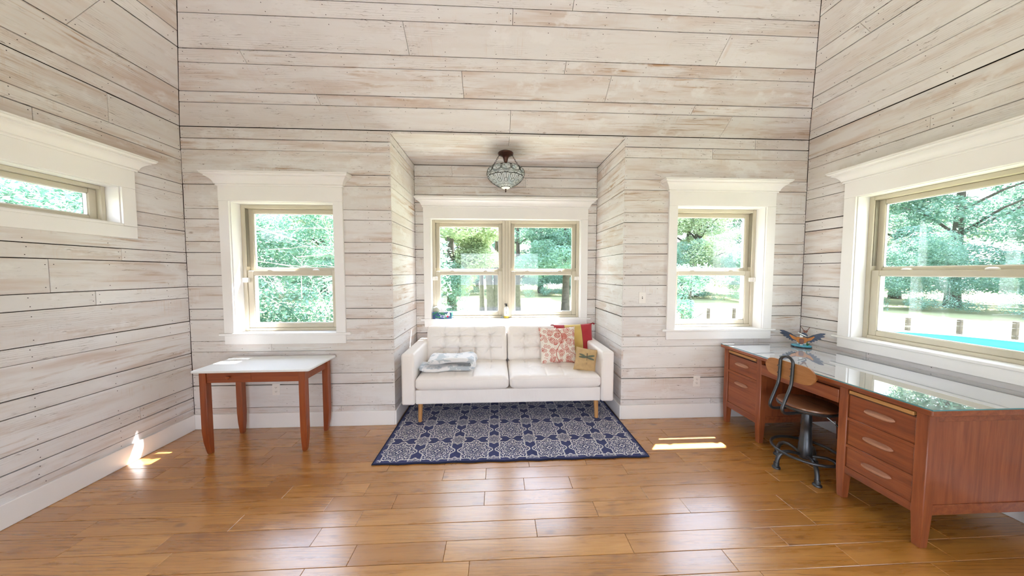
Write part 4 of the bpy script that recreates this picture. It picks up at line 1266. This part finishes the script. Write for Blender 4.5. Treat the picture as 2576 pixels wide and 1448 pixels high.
# back tubes: two bars joined by a loop over the top
hw_ = .047
side = [(-.085, .474), (-.150, .470), (-.222, .470), (-.252, .482), (-.262, .508), (-.250, .545), (-.228, .600), (-.206, .655), (-.197, .690), (-.194, .730), (-.192, .800), (-.190, .835)]
def smoothpath(pts, n=6):
    out = []
    P_ = [pts[0]]+list(pts)+[pts[-1]]
    for i in range(1, len(P_)-2):
        p0, p1, p2, p3 = [Vector(q) for q in P_[i-1:i+3]]
        for k_ in range(n):
            u = k_/n
            out.append(.5*((2*p1)+(-p0+p2)*u+(2*p0-5*p1+4*p2-p3)*u*u+(-p0+3*p1-3*p2+p3)*u**3))
    out.append(Vector(pts[-1])); return out
lft = [(x, -hw_, z) for x, z in side]; rgt = [(x, hw_, z) for x, z in side]
arc = [(-.189, -hw_*math.cos(PI*q/8), .835+.045*math.sin(PI*q/8)) for q in range(1, 8)]
MB().tube(smoothpath(lft+arc+rgt[::-1], 5), .0105, 12).build('back_tube', M['gunmetal'], st, smooth=60)
MB().box(-.10, .06, -.07, .07, .466, .479).build('seat_bracket', M['gunmetal'], st, bevel=.003)
# curved plywood backrest in front of the tubes
F = []; B = []
nu, nv = 40, 15
for i in range(nu):
    fr_, br_ = [], []
    for j in range(nv):
        b = -1+2*j/(nv-1); a = -1+2*i/(nu-1)
        W_, H_ = .188, .066
        # stadium-like outline
        wy = W_*(1-abs(b)**3*.05); a = math.copysign(1-(1-abs(a))**1.8, a); y = wy*a
        hz = H_*(max(0., 1-abs(a)**7))**.5
        z = .772+hz*b+.0
        x = -.176-.36*(0-y*y)*1.0
        fr_.append((x+.006, y, z)); br_.append((x-.006, y, z))
    F.append(fr_); B.append(br_)
mb = MB().grid(F, nu, nv); mb.grid([[B[nu-1-i][j] for j in range(nv)] for i in range(nu)], nu, nv)
def rimstrip(mb):
    rimF = [F[i][0] for i in range(nu)]+[F[nu-1-i][nv-1] for i in range(nu)]
    rimB = [B[i][0] for i in range(nu)]+[B[nu-1-i][nv-1] for i in range(nu)]
    mb.grid([[p_, q_] for p_, q_ in zip(rimF, rimB)], len(rimF), 2, wrapu=True)
rimstrip(mb)
mb.build('backrest', M['ply'], st, smooth=50, recalc=True)
mb = MB()
for y in (-hw_, hw_):
    for z in (.745, .800): MB().lathe([(0, -.006), (.005, -.006), (.006, -.001), (0, .001)], (-.2045, y, z), 10, axis='X').build('bolt', M['slot'], st)

# ------------------------------------------------------------------ bird model on the desk
bd = empty('bird_figurine', (2.925, 2.765, DZ)); bd.rotation_euler = (0, 0, R_(-42)); bd.scale = (.85, .85, .85)
tag(bd, 'blue and orange toy-brick bird with spread wings on a round base on the desk', 'figurine')
M['bblue'] = simple('brick_navy', (.007, .024, .07), .3, .1); M['bazure'] = simple('brick_azure', (.05, .36, .52), .3, .05)
M['borange'] = simple('brick_orange', (.50, .17, .015), .35, .1); M['bbrown'] = simple('brick_brown', (.16, .055, .035), .4, .1)
M['bwh'] = simple('brick_white', (.80, .82, .80), .3, .03); M['bblack'] = simple('brick_black', (.012, .012, .018), .35); M['bgreen'] = simple('brick_green', (.015, .13, .03), .4)
MB().lathe([(0, 0), (.088, 0), (.089, .004), (.089, .016), (0, .016)], n=40).build('base', M['bblack'], bd, smooth=30)
w_ = MB().lathe([(0, .0162), (.086, .0162), (.086, .022), (0, .022)], n=40)
for q in range(9):
    a = q*2.4; r_ = .018*math.sqrt(q+1.); w_.lathe([(0, .0222), (.004, .0222), (.004, .0245), (0, .0245)], (r_*math.cos(a), r_*math.sin(a), 0), 10)
w_.build('water_disc', M['bazure'], bd, smooth=30)
MB().lathe([(0, .0222), (.013, .0222), (.010, .036), (.008, .045), (0, .046)], (0, -.005, 0), 14).build('splash', M['bwh'], bd, smooth=40)
# body
MB().prism([(-.034, .102), (-.022, .050), (0, .040), (.022, .050), (.034, .102), (.020, .112), (-.020, .112)], -.022, .020, ax=1) if False else None
def fplate(poly, y0, y1):   # polygon in XZ, extruded along Y
    n = len(poly); mb = MB()
    v = [(a, y0, b) for a, b in poly]+[(a, y1, b) for a, b in poly]
    mb.add(v, [tuple(range(n)), tuple(range(2*n-1, n-1, -1))]+[((i+1) % n, i, n+i, n+(i+1) % n) for i in range(n)])
    return mb
fplate([(-.045, .070), (-.026, .048), (.026, .048), (.045, .070), (.045, .110), (-.045, .110)], -.014, .022).build('breast', M['borange'], bd, bevel=.002, seg=1)
fplate([(-.020, .058), (-.010, .036), (.010, .036), (.020, .058), (.020, .092), (.010, .100), (-.010, .100), (-.020, .092)], -.022, -.0145).build('belly', M['bbrown'], bd, bevel=.001, seg=1)
fplate([(-.018, .111), (.010, .111), (.010, .142), (-.014, .142)], -.018, .012).build('throat', M['bwh'], bd, bevel=.002, seg=1)
fplate([(-.012, .143), (.044, .128), (.050, .140), (.036, .158), (.012, .166), (-.006, .158)], -.016, .016).build('head', M['bblue'], bd, bevel=.003, seg=1)
MB().tube([(.034, -.020, .128), (.0, -.026, .146), (-.034, -.036, .166)], [.006, .0065, .004], 8).build('beak', M['bwh'], bd, smooth=50)
MB().tube([(.038, -.022, .122), (.004, -.028, .138), (-.028, -.034, .158)], [.004, .0045, .003], 8).build('lower_beak', M['bblack'], bd, smooth=50)
MB().lathe([(0, -.003), (.006, -.003), (.005, .001), (0, .002)], (.022, -.018, .138), 12, axis='Y').build('eye', M['bbrown'], bd)
for a, b, l_ in ((-.6, 1.0, .055), (.55, 1.0, .050)):
    mb = MB(); d = Vector((a, .3, b)).normalized()
    base_ = Vector((.030, .004, .166))
    mb.tube([base_, base_+d*l_*.55], .009, 6); mb.tube([base_+d*l_*.5, base_+d*(l_+.022)], .0028, 6)
    mb.build('reed', M['bbrown'], bd)
for s_ in (-1, 1):
    fplate([(s_*.045, .106), (s_*.045, .072), (s_*.078, .088), (s_*.104, .124), (s_*.098, .136), (s_*.088, .128)][::s_], -.010, .002).build('wing_orange', M['borange'], bd, bevel=.001, seg=1)
    fplate([(s_*.035, .112), (s_*.062, .124), (s_*.092, .148), (s_*.122, .158), (s_*.130, .140), (s_*.108, .112), (s_*.082, .080), (s_*.048, .062)][::s_], .0025, .012).build('wing', M['bblue'], bd, bevel=.001, seg=1)
    for q, (ang, l_, x, z) in enumerate(((18, .125, .112, .146), (4, .115, .112, .134), (-12, .085, .104, .122), (-28, .065, .094, .108), (-42, .050, .082, .094), (-58, .040, .070, .082))):
        c_, n_ = math.cos(R_(ang)), math.sin(R_(ang)); hw2 = .0145 if q < 3 else .012
        pl = []
        for f_, g_ in ((0, -.7), (.55, -1), (.85, -.55), (1, 0), (.85, .55), (.55, 1), (0, .7)):
            xx = f_*l_*.66; zz = g_*hw2; pl.append((s_*(x+xx*c_-zz*n_), z+xx*n_+zz*c_))
        y0 = .004+.004*(q % 2)-.006
        fplate(pl[::s_], y0+.006, y0+.0115).build('feather', M['bblue'], bd, bevel=.001, seg=1)
for s_ in (-1, 1): MB().tube([(s_*.018, -.006, .050), (s_*.026, -.012, .044), (s_*.034, -.02, .046)], .005, 7).build('foot', M['bwh'], bd, smooth=50)
MB().tube([(.048, .012, .022), (.047, .012, .075)], .004, 8).build('stalk', M['bgreen'], bd)
mb = MB()
for q in range(9):
    a = q*.7; mb.tube([(.052, .014, .023), (.052+.012*math.cos(a), .014+.010*math.sin(a), .036), (.052+.024*math.cos(a), .014+.02*math.sin(a), .040+.004*(q % 3))], [.003, .0028, .001], 5)
mb.build('grass_tuft', M['bgreen'], bd)

# ------------------------------------------------------------------ ceiling lamp in the alcove
lp = empty('ceiling_lamp', (.100, 3.43, AZ-.0015))
tag(lp, 'stained-glass bowl lamp hanging on chains from the alcove ceiling', 'lamp')
MB().lathe([(0, -.0), (.083, -.0), (.086, -.006), (.084, -.014), (.074, -.022), (.050, -.032), (.034, -.046), (.027, -.062), (.022, -.085), (.0185, -.098), (.0135, -.10), (.0125, -.150), (0, -.151)][::-1], n=36).build('canopy', M['bronze'], lp, smooth=35)
bowl = [(.150, -.160), (.176, -.170), (.194, -.186), (.204, -.208), (.206, -.232), (.198, -.262), (.178, -.292), (.146, -.322), (.108, -.348), (.072, -.366), (.050, -.372)]
def bowl_at(f_):
    f_ = max(0, min(.9999, f_))*(len(bowl)-1); i = int(f_); q = f_-i
    a, b = bowl[i], bowl[i+1]; return a[0]+(b[0]-a[0])*q, a[1]+(b[1]-a[1])*q
mb = MB(); P = []
for k in range(49):
    r_, z = bowl_at(k/48*.9999); P.append([(r_*math.cos(2*PI*q/64), r_*math.sin(2*PI*q/64), z) for q in range(64)])
mb.grid([[P[i][j] for i in range(49)] for j in range(64)], 64, 49, wrapu=True)
sh = mb.build('glass_bowl', M['artglass'], lp, smooth=60)
so = sh.modifiers.new('s', 'SOLIDIFY'); so.thickness = .002; so.offset = 0
def bp(th, f_, off=.0022):
    r_, z = bowl_at(f_); return ((r_+off)*math.cos(th), (r_+off)*math.sin(th), z)
ld = MB(); NB = 12
for f_, rr2 in ((0.0, .0030), (.52, .003), (.9999, .005)):
    ld.tube([bp(2*PI*q/72, f_) for q in range(72)], rr2, 6, closed=True)
for k in range(NB):
    th0 = 2*PI*k/NB; dth = PI/NB
    # overlapping ovals, diamonds and vesicas on the upper band
    for sc_ in (1.22, 1.02): ld.tube([bp(th0+dth*sc_*math.cos(2*PI*q/28), .235+.215*sc_/1.22*math.sin(2*PI*q/28)) for q in range(28)], .0026, 5, closed=True)
    for sc_ in (.62, .42): ld.tube([bp(th0+dth*sc_*math.cos(PI/2*q), .235+.19*sc_/.62*math.sin(PI/2*q)) for q in range(4)], .0026, 5, closed=True)
    # scallops and petals below
    ld.tube([bp(th0+dth*math.cos(PI*q/12), .60-.10*math.sin(PI*q/12)) for q in range(13)], .0023, 5)
    ld.tube([bp(th0+dth*1.0+dth*.8*math.cos(PI*q/12), .52-.07*math.sin(PI*q/12)) for q in range(13)], .002, 5)
    for e in (-.55, 0, .55, 1.0):
        ld.tube([bp(th0+dth*e, .60-.07*(1-abs(e))+.4*q/8*.95) for q in range(9)], .002, 5)
    ld.tube([bp(th0+dth*.5*math.cos(2*PI*q/14), .72+.06*math.sin(2*PI*q/14)) for q in range(14)], .0018, 5, closed=True)
ld.tube([bp(2*PI*q/72, .84) for q in range(72)], .002, 5, closed=True)
o = ld.build('lead_came', M['lead'], lp, smooth=60); o['kind'] = 'stuff'
MB().lathe([(.051, -.370), (.052, -.374), (.040, -.384), (.022, -.390), (0, -.392)], n=28).build('bottom_cap', M['bwh'], lp, smooth=40)
MB().lathe([(0, -.391), (.009, -.391), (.009, -.398), (.005, -.402), (.007, -.410), (.0075, -.418), (.004, -.426), (0, -.432)], n=16).build('finial', M['bronze'], lp, smooth=40)
MB().tube([(0, 0, -.15), (0, 0, -.392)], .005, 8).build('rod', M['bronze'], lp)
for k in range(3):
    a = R_(-38+120*k-0)+(0 if k != 1 else 0)
    a = [R_(200), R_(-20), R_(90)][k]
    p0 = Vector((.068*math.cos(a), .068*math.sin(a), -.022)); p1 = Vector((.150*math.cos(a), .150*math.sin(a), -.162))
    d = (p1-p0); nL = 7; mb = MB()
    xa = d.normalized(); sA = xa.orthogonal().normalized(); sB = xa.cross(sA)
    for q in range(nL):
        c_ = p0+d*((q+.5)/nL); s2 = sA if q % 2 == 0 else sB; hl = d.length/nL*.66
        mb.tube([c_+xa*hl*math.cos(2*PI*i/14)+s2*.0068*math.sin(2*PI*i/14) for i in range(14)], .0016, 6, closed=True)
    mb.build('chain', M['bronze'], lp, smooth=60)

# ------------------------------------------------------------------ outdoors
GZ = -1.2
g = MB()
g.box(-70, 70, -60, 70, GZ-.2, GZ)
gr = g.build('ground', M['lawn']); gr['kind'] = 'structure'

pt = MB().box(-9, 9, -16, YF-WT-.05, GZ, GZ+.03).build('bounce_slab', simple('bounce_slab_pale', (.30, .30, .31), .9, .05, 2)); pt['kind'] = 'structure'  # unseen paving added to bounce neutral daylight in through the front glazing

def leaves_mesh(name, blobs, n, leaf, mat, seed, flat=.5, shell=.35):
    r = np.random.default_rng(seed)
    vol = np.array([b[3]*b[4]*b[5] for b in blobs])**.7; pick = r.choice(len(blobs), n, p=vol/vol.sum())
    bl = np.array(blobs)[pick]
    d = r.normal(size=(n, 3)); d /= np.linalg.norm(d, axis=1)[:, None]
    rad = r.uniform(shell, 1, n)**.6
    c = bl[:, :3]+d*rad[:, None]*bl[:, 3:6]
    a = r.normal(size=(n, 3)); a[:, 2] *= flat; a /= np.linalg.norm(a, axis=1)[:, None]
    nn = r.normal(size=(n, 3))+np.array([0, 0, 1.2]); b = np.cross(nn, a); b /= np.linalg.norm(b, axis=1)[:, None]
    L = leaf*r.uniform(.6, 1.35, n)[:, None]; W_ = L*.42
    v = np.stack([c-a*L*.5, c+b*W_*.5, c+a*L*.5, c-b*W_*.5], 1).reshape(-1, 3)
    me = D.meshes.new(name)
    me.vertices.add(4*n); me.vertices.foreach_set('co', v.astype(np.float32).ravel())
    me.loops.add(4*n); me.loops.foreach_set('vertex_index', np.arange(4*n, dtype=np.int32))
    me.polygons.add(n); me.polygons.foreach_set('loop_start', np.arange(0, 4*n, 4, dtype=np.int32))
    me.polygons.foreach_set('loop_total', np.full(n, 4, dtype=np.int32))
    me.materials.append(M[mat]); me.update(calc_edges=True); me.validate()
    return me
def trunk_mesh(name, h, r, seed, lean=.0, nbr=9, mat='bark', fork=0):
    rs = random.Random(seed); mb = MB(); pts = []
    for i in range(9):
        f_ = i/8; pts.append((lean*f_*h+.12*math.sin(f_*4+seed)*f_, .12*math.cos(f_*3+seed)*f_, h*f_))
    mb.tube(pts, [r*(1.25-.95*i/8) if i else r*1.5 for i in range(9)], 12)
    for k_ in range(nbr):
        f_ = rs.uniform(.3, .9); i = int(f_*8); p0 = Vector(pts[i]); a = rs.uniform(0, 6.28)
        L = h*.32*rs.uniform(.6, 1.2)
        p1 = p0+Vector((math.cos(a)*L*.5, math.sin(a)*L*.5, L*.35)); p2 = p0+Vector((math.cos(a)*L, math.sin(a)*L, L*.55))
        mb.tube([p0, p1, p2], [r*.38, r*.24, r*.06], 7)
    me_o = mb.build(name, M[mat], smooth=60); me = me_o.data; D.objects.remove(me_o)
    return me
def blobset(seed, h, rad, n, lo=.25):
    rs = random.Random(seed); out = []
    for k_ in range(n):
        f_ = rs.uniform(lo, 1.0); rr3 = rad*math.sin(min(1., (1.04-f_)/(1-lo)+.15)*PI*.62)
        a = rs.uniform(0, 6.28); q = rs.uniform(.2, .9)*rr3
        s3 = rs.uniform(.5, .95)*rad*.42
        out.append((q*math.cos(a), q*math.sin(a), f_*h, s3*1.15, s3*1.15, s3*.62))
    return out
kinds = []
for k, (mat, h, rad, lo) in enumerate((('leafA', 11.5, 3.6, .10), ('leafC', 12.5, 3.4, .08), ('leafB', 9.0, 3.3, .10), ('leafA', 10.5, 3.4, .30), ('leafB', 10.0, 2.4, .24))):
    bl = blobset(k+1, h, rad, 46, lo)
    kinds.append((leaves_mesh('leaf_crown', bl, 65000, .165, mat, k), trunk_mesh('tree_trunk', h*.92, .22, k, nbr=12), h))
def tree(k, x, y, s=1.0, rz=0.0, label='', group=None, z=GZ, name='tree'):
    r = empty(name, (x, y, z), rz); r.scale = (s, s, s)
    tag(r, label, 'tree', group)
    c = D.objects.new('crown', kinds[k][0]); link(c, r); c['kind'] = 'stuff' if False else ''
    del c['kind']
    tr = D.objects.new('trunk', kinds[k][1]); link(tr, r)
    return r
rs = random.Random(21)
LBL = ['tall blue-green leafy tree in the woods beyond the lawn', 'tall dark green leafy tree in the woods beyond the lawn', 'yellow-green leafy tree in the woods beyond the lawn']
n_ = 0
for ring_, (R0, step) in enumerate(((41, 12.5), (50, 12.5))):
    az = -66.0+ring_*6
    while az < 74:
        Rr = R0+rs.uniform(-1.5, 1.5)
        k = [0, 1, 0, 2, 1][n_ % 5]
        tree(k, Rr*math.sin(R_(az)), Rr*math.cos(R_(az)), rs.uniform(1.35, 1.65), rs.uniform(0, 6.28), LBL[k], LBL[k].split(' leafy')[0]+' trees in the woods')
        az += step*rs.uniform(.9, 1.1)*41/R0; n_ += 1
# single trees seen clearly through the alcove window
tree(4, -2.05, 14.0, .9, 1.0, 'bright yellow-green tree standing nearer than the clump of trunks')
tree(3, 4.2, 18.5, .95, 2.0, 'blue-green tree with a raised crown beside the clump of trunks')
for k, (x, y, h, r_, lean) in enumerate(((-.95, 19.5, 9, .13, -.01), (-.35, 19.0, 9, .20, -.05), (.05, 19.2, 10, .26, .012), (.95, 20., 9, .12, .01), (1.35, 19.6, 9, .15, -.012))):
    o = D.objects.new('bare_trunk', trunk_mesh('bare_trunk', h, r_, 40+k, lean, 5)); link(o); o.location = (x, y, GZ)
    tag(o, ['slim dark trunk', 'leaning forked trunk', 'thickest straight trunk', 'thin pale trunk', 'slightly bent trunk'][k]+' of the tree clump on the lawn behind the alcove window', 'tree trunk')
# close shrubbery outside the left-hand windows
bl = [(rs.uniform(-1.9, 1.9), rs.uniform(-.5, .9), rs.uniform(.2, 4.4), .55, .5, .42) for _ in range(60)]
mesh_sh = leaves_mesh('shrub_leaves', bl, 34000, .085, 'leafA', 77)
def shrub(x, y, rz, label, s=1.0, tw=True, seed=1):
    r = empty('shrub', (x, y, GZ), rz); r.scale = (s, s, s); tag(r, label, 'shrub')
    c = D.objects.new('foliage', mesh_sh); link(c, r)
    if tw:
        q = random.Random(seed); mb = MB()
        for k_ in range(75):
            p = Vector((q.uniform(-1.8, 1.8), q.uniform(-1.3, -.5), q.uniform(.6, 4.4)))
            d = Vector((q.uniform(-1, 1), q.uniform(-.35, .1), q.uniform(-.5, .9))).normalized()*q.uniform(.5, 1.3)
            sd = d.orthogonal().normalized()*q.uniform(-.12, .12)
            mb.tube([p, p+d*.5+sd, p+d], [.010, .006, .002], 5)
            for _ in range(4):
                f_ = q.uniform(.3, .9); d2 = (d.normalized()+Vector((q.uniform(-1, 1), q.uniform(-.6, .6), q.uniform(-.8, .8)))).normalized()*q.uniform(.12, .35)
                mb.tube([p+d*f_+sd*(1-abs(f_-.5)*2), p+d*f_+d2], [.004, .0015], 4)
        mb.build('twigs', M['twig'], r)
    return r
shrub(-3.5, 7.3, R_(20), 'tangled shrub with bare pale twigs outside the window above the table', 1.05)
shrub(-6.6, 6.1, R_(45), 'dense shrub with bare twigs near the corner of the plank room', 1.15, True, 2)
shrub(-7.2, 3.2, R_(75), 'dense shrub outside the high narrow window', 1.15, False, 3)
shrub(-11.0, 6.2, R_(60), 'broad shrub behind the one at the narrow window', 1.3, False, 4)
shrub(-2.9, 12.6, R_(5), 'leafy shrub at the edge of the lawn beside the alcove', .8, False, 6)
# low branch by the window over the desk
bl = [(rs.uniform(-.6, .5), rs.uniform(-.5, .5), rs.uniform(.2, 3.0), .32, .32, .3) for _ in range(26)]
o = empty('sapling', (6.35, 9.6, GZ)); tag(o, 'slender sapling in front of the wire fence outside the window by the desk', 'tree')
c = D.objects.new('crown', leaves_mesh('sapling_leaves', bl, 5200, .10, 'leafA', 99)); link(c, o)
c = D.objects.new('trunk', trunk_mesh('sapling_trunk', 3.0, .04, 3, 0, 5)); link(c, o)

# undergrowth along the edge of the woods
az = -64.0
while az < 74:
    Rr = 36.0+rs.uniform(-.8, .8)
    b_ = shrub(Rr*math.sin(R_(az)), Rr*math.cos(R_(az)), rs.uniform(0, 6.28), 'rounded bush of the undergrowth along the edge of the woods', rs.uniform(1.0, 1.35), False, 1)
    b_['group'] = 'undergrowth bushes before the woods'; b_.name = 'bush'
    az += 8.0*rs.uniform(.9, 1.1)
# wire fence
fn = empty('wire_fence', (7.0, 13.15, GZ)); tag(fn, 'low wire fence with weathered square posts across the lawn', 'fence')
pts = [(7.08+1.16*k, 13.12-.03*k) for k in range(5)]+[(12.6, 12.0), (13.5, 11.0), (14.5, 10.0), (15.66, 9.5), (16.8, 9.0), (18.0, 8.5), (19.2, 8.0)]
for (x, y) in pts: MB().box(x-7.0-.05, x-7.0+.05, y-13.15-.05, y-13.15+.05, 0, 1.12).build('post', M['postwood'], fn, bevel=.008, seg=1)
wr_ = MB()
for z in (.15, .4, .65, .9, 1.06): wr_.tube([(x-7.0, y-13.15-.055, z) for x, y in pts], .004, 4)
wr_.build('wire', M['wire'], fn)

# above-ground pool
pl = empty('swimming_pool', (10.5, 5.9, GZ)); tag(pl, 'round blue above-ground swimming pool on the lawn', 'pool')
PR = 2.55
MB().lathe([(PR, 0), (PR, 1.0), (PR-.02, 1.0), (PR-.02, .6)], n=72, cap=False).build('pool_wall', M['poolblue'], pl, smooth=40)
MB().lathe([(PR-.08, 1.0), (PR-.08, 1.03), (PR+.07, 1.03), (PR+.07, 1.0), (PR-.08, 1.0)], n=72, cap=False).build('pool_rim', M['plate'], pl, smooth=30)
MB().lathe([(0, .78), (PR-.021, .78)], n=72, cap=False).build('water', M['water'], pl)
dk = empty('pool_deck', (10.9, 2.25, GZ)); tag(dk, 'pale wooden deck beside the round pool', 'deck')
for k in range(12): MB().box(-1.4, 1.4, -.9+.15*k, -.9+.15*k+.138, .92, .96).build('board', M['deckwood'], dk)
for a in (-1.3, 1.3):
    for b in (-.85, .8): MB().box(a-.05, a+.05, b-.05, b+.05, 0, .919).build('leg', M['deckwood'], dk)
